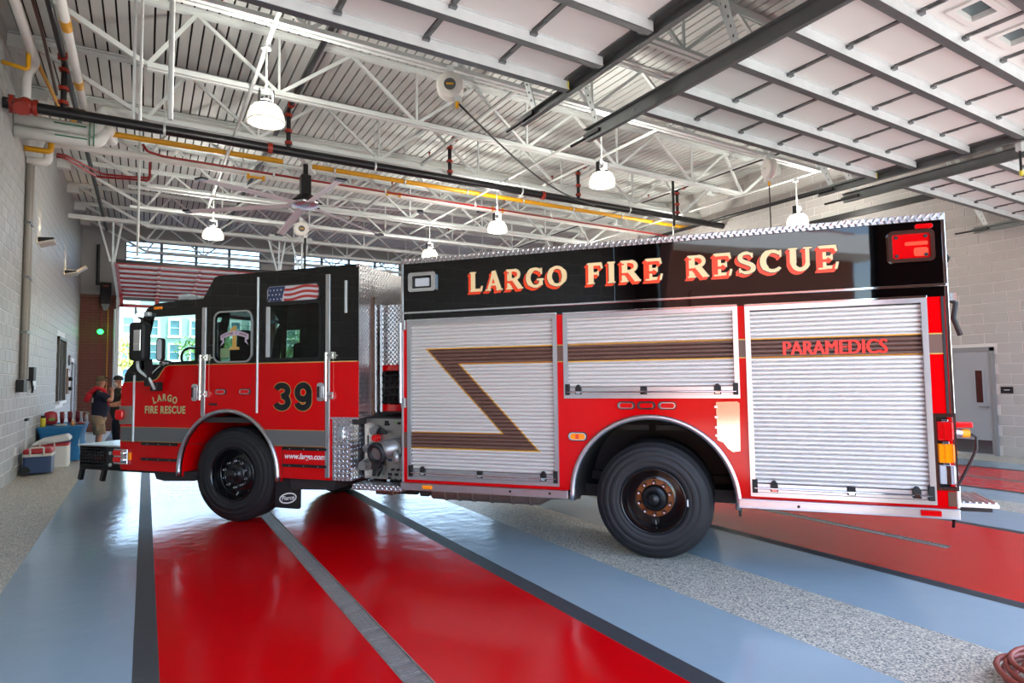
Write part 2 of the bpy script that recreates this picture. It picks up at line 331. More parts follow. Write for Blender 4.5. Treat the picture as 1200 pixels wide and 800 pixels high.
# clerestory windows in the rear wall
M_['mull'] = mat('grey mullion', (128, 136, 136), .5)
M_['haze_glass'] = glass_mat('clerestory glass', (236, 246, 248))
for i, (a, b) in enumerate(WX):
    t = obj('window_%d' % (i+1), None, kind='structure'); y = YR+.12
    f = MB(); f.box(a, b, y-.05, y+.05, WZ[0], WZ[0]+.05); f.box(a, b, y-.05, y+.05, WZ[1]-.05, WZ[1]); f.box(a, a+.05, y-.05, y+.05, *WZ); f.box(b-.05, b, y-.05, y+.05, *WZ); f.build('frame', M_['mull'], t)
    n = 4; wx = (b-a)/n; hz = (WZ[1]-WZ[0])/4
    for k in range(1, n): MB().box(a+k*wx-.05, a+k*wx+.05, y-.05, y+.05, *WZ).build('mullion', M_['mull'], t)
    for k in range(1, 4): MB().box(a, b, y-.045, y+.045, WZ[0]+k*hz-.02, WZ[0]+k*hz+.02).build('transom', M_['mull'], t)
    pm = MB().box(.02, wx-.02, -.004, .004, .02, hz-.02).mesh('pane', M_['haze_glass'])
    for k in range(n):
        for j in range(4): obj('pane', pm, t, loc=(a+k*wx, y, WZ[0]+j*hz))
# ceiling: deck planks with dark grooves
ce = obj('ceiling', None, kind='structure')
MB().box(XL-.25, XR+.25, YF-.3, YR+.25, ZC+.05, ZC+.3).build('roof_slab', M_['deck_gap'], ce)
pl = MB(); pl.box(0, .137, YF-.3, YR+.02, 0, .05)
pm = pl.mesh('deck_plank', M_['deck']); x = XL; k = 0
while x < XR: obj('deck_plank', pm, ce, loc=(x, 0, ZC)); x += .166
# ---- steel joists
XN = [1.73, 4.06, 6.39, 8.72, 11.05]; XT = [.56, 2.89, 5.22, 7.55, 9.88, 12.22]; XE = (-.06, 12.84); ZT, ZB = 7.13, 6.2
JY = [1.7, 3.75, 5.8, 7.85, 9.9, 11.96, 14.02, 16.11, 18.21, 20.4, 22.45, 24.5]
ORD = ['first', 'second', 'third', 'fourth', 'fifth', 'sixth', 'seventh', 'eighth', 'ninth', 'tenth', 'eleventh', 'twelfth']
def joist():
    ws = M_['white_steel']; t = thing('roof_joist', 'x', 'joist', (0, JY[0], 0), group='white steel roof joists')
    m = MB()
    for s in (-1, 1): m.box(XL, XR, s*.05-.03, s*.05+.03, ZT+.03, ZT+.06); m.box(XL, XR, s*.025-.006, s*.025+.006, ZT-.03, ZT+.03)
    m.build('top_chord', ws, t); m = MB()
    for s in (-1, 1): m.box(XE[0], XE[1], s*.05-.03, s*.05+.03, ZB-.05, ZB-.02); m.box(XE[0], XE[1], s*.025-.006, s*.025+.006, ZB-.02, ZB+.04)
    m.build('bottom_chord', ws, t)
    for x0, x1 in ((XL, XL+.28), (XR-.28, XR)): MB().box(x0, x1, -.09, .09, ZT-.2, ZT+.0).build('seat', ws, t)
    def web(name, x0, z0, x1, z1, w): MB().bar((x0, 0, z0), (x1, 0, z1), w, w, (0, 1, 0)).build(name, ws, t)
    web('end_web', XL+.25, ZT-.03, XE[0], ZB, .07); web('end_web', XR-.25, ZT-.03, XE[1], ZB, .07)
    bn = [XE[0]]+XN+[XE[1]]
    for i, b in enumerate(bn):
        if i: web('web_diagonal', XT[i-1], ZT, b, ZB, .05)
        if i < len(bn)-1: web('web_diagonal', b, ZB, XT[i], ZT, .05)
    for b in XN: web('web_post', b, ZB, b, ZT, .035)
    return t
j0 = joist(); js = [j0]+[copy_tree(j0) for _ in JY[1:]]
for j, y, o in zip(js, JY, ORD): j.location.y = y; relabel(j, 'white open-web steel roof joist, %s counted from the front doors' % o)
# bridging rods and lamp struts running along the bay, each its own piece
for x, z, l in ((5.0, 6.24, 'left of the middle reel'), (8.1, 6.24, 'over the rear wheel of the truck'), (11.1, 6.24, 'towards the right wall')):
    m = MB(); m.bar((x, JY[0], z), (x, JY[-1], z), .045, .045)
    tag(m.build('bridging_bar', M_['white_steel']), 'long white bridging bar across the joist bottoms %s' % l, 'bridging', 'bridging bars')
# ---------------------------------------------------------------- overhead sectional doors, front
M_['door_win'] = mat('door light glass', (84, 100, 104), .08, 0)
M_['yellow_tag'] = mat('yellow end mark', (206, 196, 70), .5)
SY = [1.20, 1.76, 2.31, 2.88, 3.44, 4.06, 4.57]       # strut lines, wall to inner edge
def front_door(n, a, b):
    t = obj('door_%d' % n, None, kind='structure'); nb = 6; w = (b-a)/nb; zp = 4.50
    pm = MB().box(.028, w-.028, .012, 1, 0, .045).mesh('panel', M_['door_panel'])
    for i in range(len(SY)-1):
        y0, y1 = SY[i], SY[i+1]
        win = (i == 1)
        for k in range(nb):
            if win:
                cx, cy = w/2, (y1-y0)*.5; hx, hy = .14, .085
                m = plate([(.028, .012), (w-.028, .012), (w-.028, y1-y0-.012), (.028, y1-y0-.012)], [[(cx-hx, cy-hy), (cx-hx, cy+hy), (cx+hx, cy+hy), (cx+hx, cy-hy)]], .045, lambda u, v, q: (u, v, q))
                p = m.build('panel', M_['door_panel'], t, loc=(a+k*w, y0, zp))
                f = plate([(cx-hx-.05, cy-hy-.05), (cx+hx+.05, cy-hy-.05), (cx+hx+.05, cy+hy+.05), (cx-hx-.05, cy+hy+.05)], [[(cx-hx, cy-hy), (cx-hx, cy+hy), (cx+hx, cy+hy), (cx+hx, cy-hy)]], .02, lambda u, v, q: (u, v, q-.02))
                f.build('window_trim', M_['door_panel'], p, .004); MB().box(cx-hx, cx+hx, cy-hy, cy+hy, .03, .034).build('window_pane', M_['door_win'], p)
            else:
                o = obj('panel', pm, t, loc=(a+k*w, y0, zp)); o.scale.y = (y1-y0-.012)/1.0
        for k in range(nb+1):
            x = a+k*w; e = .05 if k in (0, nb) else .022
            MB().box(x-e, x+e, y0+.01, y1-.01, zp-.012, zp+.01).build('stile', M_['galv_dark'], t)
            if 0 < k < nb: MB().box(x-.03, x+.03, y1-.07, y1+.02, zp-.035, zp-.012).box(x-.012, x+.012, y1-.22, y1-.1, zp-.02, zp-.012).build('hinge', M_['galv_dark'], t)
    for y in SY:
        m = MB(); m.box(a-.01, b+.01, y-.035, y-.031, 4.405, 4.5).box(a-.01, b+.01, y+.031, y+.035, 4.405, 4.5).box(a-.01, b+.01, y-.06, y-.035, 4.494, 4.499).box(a-.01, b+.01, y+.035, y+.06, 4.494, 4.499)
        st = m.build('strut', M_['galv'], t); MB().box(a-.01, b+.01, y-.035, y+.035, 4.402, 4.407).build('strut_shaded_underside', M_['galv_dark'], st)  # underside coloured darker than the strut, painting in the shade beneath it
        bm_ = MB()
        for k in range(nb+1): bm_.cyl((a+k*w, y-.048, 4.498), (a+k*w, y-.048, 4.484), .012, n=8)
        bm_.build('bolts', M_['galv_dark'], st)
        for x, s in ((a, -1), (b, 1)):
            m = MB(); m.cyl((x-s*.06, y+.06, 4.455), (x+s*.09, y+.06, 4.455), .012, n=8); m.cyl((x+s*.055, y+.06, 4.455), (x+s*.085, y+.06, 4.455), .03, n=12); m.box(x-.04, x+.04, y+.03, y+.1, 4.44, 4.5)
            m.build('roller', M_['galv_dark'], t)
    MB().box(b-.004, b+.012, 4.53, 4.61, 4.41, 4.5).build('end_mark', M_['yellow_tag'], t)
    return t
for i, (a, b) in enumerate(DX): front_door(i+1, a+.02, b-.02)
# the tracks hang from the joists: one per door edge
def track(x, s, label, y1=5.45, zt=4.45, hang=((5.25, 5.8), (3.35, 3.75)), y0=1.04):
    """s: +1 channel opens towards +x"""
    t = thing('door_track', label, 'track', (x, 0, 0), group='overhead door tracks')
    m = MB(); m.box(-.004, .004, y0, y1, zt-.06, zt+.075); m.box(0, s*.05, y0, y1, zt-.06, zt-.052); m.box(0, s*.05, y0, y1, zt+.03, zt+.037); m.box(0, -s*.05, y0, y1, zt+.068, zt+.075)
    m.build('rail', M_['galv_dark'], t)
    pts = [(s*.02, y0, zt-.01)]+[(s*.02, y0-.4*math.sin(D2R(q)), zt-.01-.4*(1-math.cos(D2R(q)))) for q in range(15, 91, 15)]+[(s*.02, y0-.4, 0.02)]
    m = MB()
    for p, q in zip(pts, pts[1:]): m.bar(p, q, .06, .06, (1, 0, 0))
    m.build('jamb_rail', M_['galv_dark'], t)
    for yb, yt in hang:
        for dx, dy in ((-.16, .0), (.06, .25)):
            p0 = V((0, yb, zt+.07)); p1 = V((dx, yt+dy-.1, 6.2)); h = MB(); h.bar(p0, p1, .07, .006, (1, 0, 0)); h.bar(p0+V((.035, .025, 0)), p1+V((.035, .025, 0)), .006, .06, (1, 0, 0)); g = h.build('hanger', M_['galv'], t)
            n = 18; d = MB()
            for i in range(1, n): c = p0.lerp(p1, i/n); d.box(c.x-.012, c.x+.012, c.y-.004, c.y+.004, c.z-.012, c.z+.012)
            d.build('slot_holes', M_['galv_dark'], g)
    b = MB(); b.cyl((s*.02, y1-.02, zt), (s*.02, y1+.32, zt), .018, n=10); b.box(-.03, s*.06, y1-.25, y1+.02, zt-.02, zt+.02)
    b.build('spring_bumper', M_['black_steel'], t)
    return t
track(DX[0][1]+.06, -1, 'steel overhead door track on the right edge of the left front door')
track(DX[1][0]-.06, 1, 'long dark overhead door track on the left edge of the middle front door')
track(DX[1][1]+.06, -1, 'door track along the right edge of the middle front door')
track(DX[2][0]-.06, 1, 'door track on the left edge of the right front door')
track(DX[2][1]+.06, -1, 'door track close to the right block wall with its grey hanger')
track(DX[0][0]-.06, 1, 'door track on the left edge of the left front door, outside the picture edge')
t = thing('door_opener', 'black pull rod with brass end hanging from the middle door track', 'opener', (8.95, 2.95, 0))
MB().cyl((0, 0, 4.42), (0, 0, 4.05), .014, n=8).build('rod', M_['black_steel'], t); MB().box(-.04, .04, -.03, .03, 4.3, 4.42).build('bracket', M_['galv'], t); MB().cyl((0, 0, 4.06), (0, 0, 4.0), .022, n=8).build('end_ring', M_['yellow_tag'], t)
# ---------------------------------------------------------------- rear door, raised: red frames and glass
M_['red_frame'] = mat('red door frame', (176, 28, 44), .3); M_['glint_hinge_white'] = mat('white of glints and hinges', (236, 236, 236), .4)
def rear_door(n, a, b):
    t = obj('door_%d' % n, None, kind='structure')
    P = lambda k: V((0, 20.72+k*(24.7-20.72)/7, 5.10+k*(4.66-5.10)/7))
    for k in range(8):
        p = P(k); m = MB(); m.bar((a, p.y, p.z), (b, p.y, p.z), .10, .05, (0, 0, 1)); m.build('rail', M_['red_frame'], t)
        MB().bar((a+.05, p.y+.1, p.z-.03), (b-.05, p.y+.1, p.z-.03), .05, .03).build('rail_glint', M_['glint_hinge_white'], t)  # white bars painted in for the light glinting along the red rails
        MB().cyl((a-.1, p.y, p.z), (a+.02, p.y, p.z), .03, n=8).build('roller', M_['chrome'], t)
    MB().bar((a, 20.66, 5.15), (b, 20.66, 5.15), .05, .10).build('top_seal', M_['black_steel'], t)
    for k in range(7):
        p, q = P(k), P(k+1)
        for i in range(4):
            x0 = a+(b-a)*i/4; x1 = a+(b-a)*(i+1)/4
            m = MB(); m.add([(x0+.03, p.y, p.z), (x1-.03, p.y, p.z), (x1-.03, q.y, q.z), (x0+.03, q.y, q.z)], [(0, 1, 2, 3)]); m.build('pane', M_['haze_glass'], t)
    for i in range(5):
        x = a+(b-a)*i/4; p, q = P(0), P(7); MB().bar((x, p.y, p.z), (x, q.y, q.z), .08, .05).build('stile', M_['red_frame'], t)
        if 0 < i < 4:
            for k in range(1, 8): c = P(k); MB().box(x-.05, x+.05, c.y-.12, c.y+.02, c.z-.06, c.z-.03).build('hinge', M_['glint_hinge_white'], t)
    m = MB(); z0, z1 = 4.27, 4.72
    m.box(a, b, 24.86, 24.92, z1-.08, z1).box(a, b, 24.86, 24.92, z0, z0+.1)
    m.build('bottom_rail', M_['red_frame'], t)
    for i in range(5): x = a+(b-a)*i/4; MB().box(x-.07, x+.07, 24.86, 24.92, z0, z1).build('stile', M_['red_frame'], t)
    for i in range(4): MB().box(a+(b-a)*i/4+.07, a+(b-a)*(i+1)/4-.07, 24.885, 24.895, z0+.1, z1-.08).build('pane', M_['haze_glass'], t)
for i, (a, b) in enumerate(RX[:2]): rear_door(i+4, a+.04, b-.04)
for x, l in ((RX[0][0]-.04, 'left galvanised edge track of the raised red rear door'), (RX[0][1]+.04, 'right galvanised edge track of the raised red rear door'), (RX[1][0]-.05, 'galvanised edge track over the second rear bay')):
    t = thing('door_track', l, 'track', (x, 0, 0), group='rear door tracks')
    MB().bar((0, 20.5, 5.06), (0, 24.72, 4.56), .06, .1).build('rail', M_['galv'], t); MB().bar((0, 24.72, 4.56), (0, 24.98, 4.2), .06, .1, (1,0,0)).build('curved_rail', M_['galv'], t); MB().box(-.04, .04, 24.94, 25.02, 0, 4.2).build('jamb_rail', M_['galv'], t)
    for dx, yt in ((-.35, 20.5), (0, 20.55), (.2, 20.6)): MB().bar((dx*.15, yt, 5.1), (dx, yt, 6.24), .05, .05).build('hanger', M_['galv'], t)
    MB().box(-1.05 if x < 0 else -.33, .3 if x > 0 else .9, 20.44, 20.56, 6.24, 6.34).build('support_channel', M_['white_steel'], t)
# ---------------------------------------------------------------- doors and windows in the side walls
M_['door_paint'] = mat('grey steel door', (148, 152, 156), .45); M_['frame_paint'] = mat('grey door frame', (128, 130, 132), .45); M_['kick'] = mat('stainless kick plate', (120, 124, 130), .25, 1)
M_['dark_lite'] = mat('dark red-brown wired glass', (66, 34, 30), .15)
t = obj('door_6', None, kind='structure'); x = XR
m = MB(); m.box(x-.03, x+.05, 5.33, 5.40, 0, 2.13).box(x-.03, x+.05, 6.29, 6.36, 0, 2.13).box(x-.03, x+.05, 5.33, 6.36, 2.06, 2.14); m.build('frame', M_['frame_paint'], t)
lf = MB().box(x-.012, x+.03, 5.405, 6.285, .01, 2.055).build('leaf', M_['door_paint'], t)
MB().box(x-.016, x-.012, 5.44, 6.25, .03, .29).build('kick_plate', M_['kick'], lf)
m = plate([(5.52, 1.01), (5.69, 1.01), (5.69, 1.70), (5.52, 1.70)], [[(5.545, 1.035), (5.545, 1.675), (5.665, 1.675), (5.665, 1.035)]], .012, lambda u, v, q: (x-.012-q, u, v)); m.build('lite_frame', M_['door_paint'], lf); MB().box(x-.015, x-.0125, 5.545, 5.665, 1.035, 1.675).build('lite', M_['dark_lite'], lf)
MB().cyl((x-.012, 5.46, .95), (x-.07, 5.46, .95), .02, n=10).bar((x-.065, 5.46, .95), (x-.065, 5.6, .95), .02, .02).build('lever_handle', M_['chrome'], lf)
M_['plaque'] = mat('black plaque', (18, 20, 26), .35)
t = thing('door_sign', 'small black room plaque on the right wall beside the grey door', 'sign', (XR-.02, 5.15, 1.29)); MB().box(-.004, .008, -.1, .1, -.065, .065).build('plate', M_['plaque'], t, .004); MB().box(-.006, -.004, -.045, .045, -.006, .008).build('lettering', M_['white_steel'], t)
# left wall
t = obj('window_4', None, kind='structure'); y0, y1, z0, z1 = WINL; x = XL
M_['bronze'] = mat('dark window frame', (70, 66, 60), .4); M_['sill'] = mat('pale sill', (222, 222, 220), .4)
m = MB(); m.box(x-.03, x+.06, y0, y0+.06, z0, z1).box(x-.03, x+.06, y1-.14, y1, z0, z1).box(x-.03, x+.06, y0, y1, z1-.07, z1); m.build('frame', M_['bronze'], t)
MB().box(x-.02, x+.09, y0-.05, y1-.1, z0-.04, z0+.03).build('sill', M_['sill'], t); MB().box(x-.0, x+.012, y0+.06, y1-.14, z0+.03, z1-.07).build('pane', mat('dark office glass', (92, 104, 108), .06), t); MB().box(x, x+.03, (y0+y1)/2-.02, (y0+y1)/2+.02, z0, z1).build('mullion', M_['bronze'], t)
t = obj('door_7', None, kind='structure'); y0, y1, z0, z1 = DORL
m = MB(); m.box(x-.02, x+.04, y0, y0+.07, z0, z1).box(x-.02, x+.04, y1-.07, y1, z0, z1).box(x-.02, x+.04, y0, y1, z1-.07, z1); m.build('frame', M_['frame_paint'], t); MB().box(x-.01, x+.015, y0+.07, y1-.07, .01, z1-.07).build('leaf', M_['door_paint'], t)
t = thing('notice_board', 'brown wooden board with hooks on the left wall past the window', 'board', (XL, 21.75, 0)); MB().box(.012, .05, -.3, .3, 1.35, 2.08).build('backboard', mat('brown wood', (112, 78, 48), .6, 0, .2, 5), t, .005)
for z in (1.5, 1.78): MB().ball((.09, -.05, z), .06, 8).build('hook_item', M_['dark'], t)
for yy, z in ((-.15, 1.95), (.12, 1.62), (.1, 1.9)): MB().box(.05, .056, yy-.08, yy+.08, z-.09, z+.09).build('paper_note', M_['sill'], t)
t = thing('wall_clock', 'small round grey dial on the left wall between window and door', 'clock', (XL+.012, 22.0, 2.33)); MB().cyl((0, 0, 0), (.04, 0, 0), .14, n=20).build('dial', mat('grey dial', (120, 120, 124), .4), t); MB().lathe([(.13, .03), (.15, .04), (.15, 0)], (0, 0, 0), (1, 0, 0), 20).build('rim', M_['galv_dark'], t)
# ---------------------------------------------------------------- pipework under the roof
def coupling(p, d, r, parent, name='coupling'):
    d = V(d).normalized(); p = V(p); m = MB(); m.cyl(p-d*r*.55, p+d*r*.55, r*1.32, n=14); a = d.orthogonal().normalized()
    for s in (-1, 1): m.cyl(p+a*s*r*1.5-d*r*.4, p+a*s*r*1.5+d*r*.4, r*.3, n=6)
    return m.build(name, M_['red_iron'], parent)
def hanger_rod(parent, x, y, z, r, top=7.1):
    m = MB(); m.cyl((x, y, z), (x, y, top), .008, n=6); m.lathe([(r+.004, -.02), (r+.012, -.02), (r+.012, .02), (r+.004, .02)], (x, y, z), (1, 0, 0), 14); m.build('hanger', M_['galv'], parent)
t = thing('sprinkler_main', 'thick black sprinkler main crossing the whole bay below the joists', 'pipe', (0, 11.75, 0)); zm = 5.97
MB().cyl((XL, 0, zm), (XR, 0, zm), .085, n=20).build('pipe', M_['black_steel'], t)
v = thing('check_valve', 'orange red check valve on the black main near the left wall', 'valve', (-1.70, 11.75, zm))
m = MB(); m.ball((.03, 0, 0), .135, 14, (1, 1, 1)); m.cyl((-.16, 0, 0), (-.11, 0, 0), .14, n=18); m.cyl((.13, 0, 0), (.18, 0, 0), .125, n=18); m.cyl((-.15, 0, 0), (.15, 0, 0), .1, n=14); m.build('body', M_['red_iron'], v)
m = MB(); m.cyl((0, -.12, -.08), (0, -.2, -.12), .1, n=12); m.build('cover', M_['red_iron'], v)
for k in range(6): MB().cyl((-.18, .125*math.cos(k*1.047), .125*math.sin(k*1.047)), (-.09, .125*math.cos(k*1.047), .125*math.sin(k*1.047)), .014, n=6).build('bolt', M_['galv_dark'], v)
for x in (.2, 3.9, 7.4, 10.7): hanger_rod(t, x, 0, zm, .085)
for x in (1.9, 8.0): coupling((x, 0, zm), (1, 0, 0), .075, t)
BX = [-1.2, 2.23, 5.58, 9.07, 12.49]; BL = ['by the left wall', 'above the ceiling fan', 'over the middle of the truck', 'over the rear of the truck', 'beside the right wall lamp']
for x, l in zip(BX, BL):
    b = thing('sprinkler_branch', 'black sprinkler branch pipe running along the bay %s' % l, 'pipe', (x, 11.75, 0), group='sprinkler branch pipes')
    r = .045; MB().cyl((0, -11, 6.78), (0, 12.5, 6.78), r, n=10).build('pipe', M_['black_steel'], b)
    MB().cyl((0, 0, zm+.06), (0, 0, 6.78), .042, n=10).build('riser', M_['black_steel'], b)
    for z in (zm+.16, 6.36, 6.66): coupling((0, 0, z), (0, 0, 1), .05, b)
    coupling((0, -.25, 6.78), (0, 1, 0), .05, b)
    for y in (-7.5, -4.2, -.9+2, 3.6, 7.5): MB().cyl((0, y, 6.78), (0, y, 6.9), .012, n=6).cyl((0, y, 6.9), (0, y, 6.93), .03, n=8).build('sprinkler_head', M_['red_iron'], b)
# insulated pipes
def jacket(label, pts, r, loc=(0,0,0), marks=(), name='insulated_pipe'):
    t = thing(name, label, 'pipe', loc); MB().tube(pts, r, 16).build('jacket', M_['insul'], t)
    for p, q in marks: MB().bar(p, q, .012, .05, (0, -1, 0)).build('sticker', M_['gap'], t)
    return t
def rounded(pts, r=.15, n=5):
    out = [V(pts[0])]
    for a, b, c in zip(pts, pts[1:], pts[2:]):
        a, b, c = V(a), V(b), V(c); p = b+(a-b).normalized()*min(r, (a-b).length*.45); q = b+(c-b).normalized()*min(r, (c-b).length*.45)
        out += [p.lerp(b, i/n).lerp(b.lerp(q, i/n), i/n) for i in range(n+1)]
    return out+[V(pts[-1])]
jacket('upper of the two fat white jacketed pipes leaving the left wall', rounded([(XL+.02, 12.62, 6.05), (-.82, 12.62, 6.05), (-.72, 12.62, 6.45), (-.6, 12.62, 6.45), (XR, 12.62, 6.45)], .14), .1, marks=[((-1.4, 12.515, 6.06), (-.95, 12.515, 6.06))])
jacket('lower of the two fat white jacketed pipes leaving the left wall', rounded([(XL+.02, 12.62, 5.84), (-.78, 12.62, 5.84), (-.66, 12.7, 6.2), (-.62, 13.4, 6.2)], .14), .1, marks=[((-1.38, 12.515, 5.85), (-.93, 12.515, 5.85)), ((-.9, 12.515, 5.75), (-.9, 12.515, 6.15)), ((-.84, 12.515, 5.75), (-.84, 12.515, 6.15))])
jacket('white pipe on the left wall with an elbow turning up to the roof', rounded([(XL+.02, 12.1, 6.14), (-1.72, 12.1, 6.14), (-1.72, 12.1, 6.62), (-1.58, 11.9, 6.75), (-1.58, 6.5, 6.75)], .14), .065)
jacket('white jacketed pipe with yellow bands running along the left wall', [(-1.02, 6.0, 6.62), (-1.02, 12.5, 6.55), (-1.0, 13.6, 6.45)], .062)
for y in (10.0, 11.9): tag(MB().cyl((-1.02, y-.13, 6.6846-.01077*(y-.13)), (-1.02, y+.13, 6.6846-.01077*(y+.13)), .068, n=14).build('pipe_band', M_['yellow']), 'yellow band around the white pipe, %s one' % ('upper' if y < 11 else 'lower'), 'band')
jacket('white pipe below the others turning down to the left wall conduit', rounded([(XL+.02, 13.9, 5.75), (-1.62, 13.9, 5.75), (-1.62, 13.9, 6.1), (-1.5, 13.9, 6.15), (5, 13.9, 6.12), (XR, 13.9, 6.1)], .12), .075)
jacket('brown copper line running along the left side of the roof', [(-1.36, 6.0, 6.72), (-1.36, 10.7, 6.7), (-1.36, 12.4, 6.5)], .022, name='copper_pipe').children[0].data.materials[0] = M_['copper']
tag(MB().tube(rounded([(-1.25, 12.7, 6.16), (-1.25, 12.4, 6.3), (-.95, 12.4, 6.3), (-.9, 12.5, 6.16)], .06), .02, 8).build('copper_loop', M_['copper']), 'small brown pipe loop behind the fat white pipes', 'pipe')
t = thing('gas_pipe', 'long yellow gas pipe crossing the bay behind the black main', 'pipe', (0, 12.95, 0))
MB().cyl((-.6, 0, 6.17), (2.35, 0, 6.17), .052, n=14).build('pipe', M_['yellow'], t); MB().cyl((2.95, 0, 6.17), (XR, 0, 6.17), .052, n=14).build('pipe', M_['yellow'], t)
for x in (1.3, 3.4, 5.0, 6.6, 8.2, 9.8, 11.5): hanger_rod(t, x, 0, 6.17, .055)
t = thing('gas_pipe', 'yellow gas pipe on the left wall that bends up and back', 'pipe')
MB().tube(rounded([(XL+.02, 11.5, 6.5), (-1.62, 11.5, 6.45), (-1.62, 11.5, 6.83), (-1.6, 11.9, 6.85), (-1.45, 13.6, 6.75), (-1.2, 14.0, 6.6), (-1.2, 14.0, 6.2)], .06), .032, 10).build('pipe', M_['yellow'], t)
t = thing('gas_pipe', 'short yellow gas pipe elbow under the fat white pipes', 'pipe')
MB().tube(rounded([(XL+.02, 13.6, 5.88), (-1.55, 13.6, 5.88), (-1.55, 13.6, 6.4)], .07), .05, 12).build('pipe', M_['yellow'], t)
t = thing('red_conduit', 'dark red conduit running across the bay under the yellow gas pipe', 'conduit')
MB().tube(rounded([(-.12, 13.1, 6.12), (-.05, 13.1, 6.0), (.2, 13.1, 5.95), (2.6, 13.1, 5.92), (XR-.03, 13.1, 5.86)], .05), .024, 8).build('conduit', M_['red_pipe'], t)
for x in (2.2, 4.6, 6.9, 9.2): MB().cyl((x, 13.1, 5.93), (x, 13.1, 6.9), .006, n=6).box(x-.02, x+.02, 13.07, 13.13, 5.88, 5.98).build('strap', M_['galv'], t)
t = thing('red_conduit', 'second dark red conduit hooking back above the left wall', 'conduit')
MB().tube(rounded([(-1.50, 13.9, 5.9), (-1.38, 13.9, 5.9), (-.93, 14.9, 5.9), (-.24, 14.72, 5.9), (.0, 14.7, 5.9), (.0, 14.7, 6.3)], .08), .024, 8).build('conduit', M_['red_pipe'], t)
t = thing('red_conduit', 'third dark red conduit just below the second along the left wall', 'conduit')
MB().tube(rounded([(-1.50, 13.9, 5.95), (-1.36, 13.92, 5.95), (-.83, 14.84, 5.95), (-.35, 14.76, 5.95), (.0, 14.7, 5.97)], .08), .02, 8).build('conduit', M_['red_pipe'], t)
for x, z in ((1.96, 6.03), (5.06, 6.12), (7.96, 6.12)):
    tag(MB().box(x-.16, x+.16, 13.81, 13.835, z-.02, z+.02).box(x-.18, x-.13, 13.80, 13.835, z-.06, z+.06).box(x+.13, x+.18, 13.80, 13.835, z-.06, z+.06).build('pipe_marker', M_['yellow']), 'yellow pipe marker above the %s' % {1.96: 'left ceiling lamps', 5.06: 'fan and flag window', 7.96: 'middle of the truck roof'}[x], 'marker', 'yellow pipe markers')
# vertical white droppers and thin conduits seen left of the fan
for x, y, l in ((-.17, 7.85, 'pair left of the nearest lamp, left one'), (-.105, 7.85, 'pair left of the nearest lamp, right one')):
    tag(MB().cyl((x, y, 4.61), (x, y, 7.15), .016, n=8).build('drop_rod', M_['white_steel']), 'thin white vertical rod, %s' % l, 'rod')
tag(MB().cyl((.19, 7.85, 4.68), (.19, 7.85, 7.15), .03, n=8).build('drop_rod', M_['white_steel']), 'thicker white vertical rod between the rod pair and the nearest lamp', 'rod')
tag(MB().cyl((-.18, 14.0, 4.16), (-.18, 14.0, 6.7), .022, n=8).build('drop_rod', M_['white_steel']), 'long white vertical rod in front of the rear left clerestory window', 'rod')
for y, z, l in ((15.5, 5.95, 'above the far left lamp'), (17.3, 5.95, 'behind the ceiling fan')):
    tag(MB().bar((-.4, y, z), (XR, y, z), .06, .06).build('cross_channel', M_['white_steel']), 'white steel channel crossing the bay %s' % l, 'channel')
for x, l in ((1.31, 'over the left lane lamps'), (6.95, 'over the middle lane lamps'), (12.72, 'over the right lane lamp')):
    tag(MB().cyl((x, 4.0, 6.14), (x, 17.5, 6.14), .028, n=8).build('lamp_rail', M_['white_steel']), 'white conduit rail running along the bay %s' % l, 'rail', 'lamp rails')
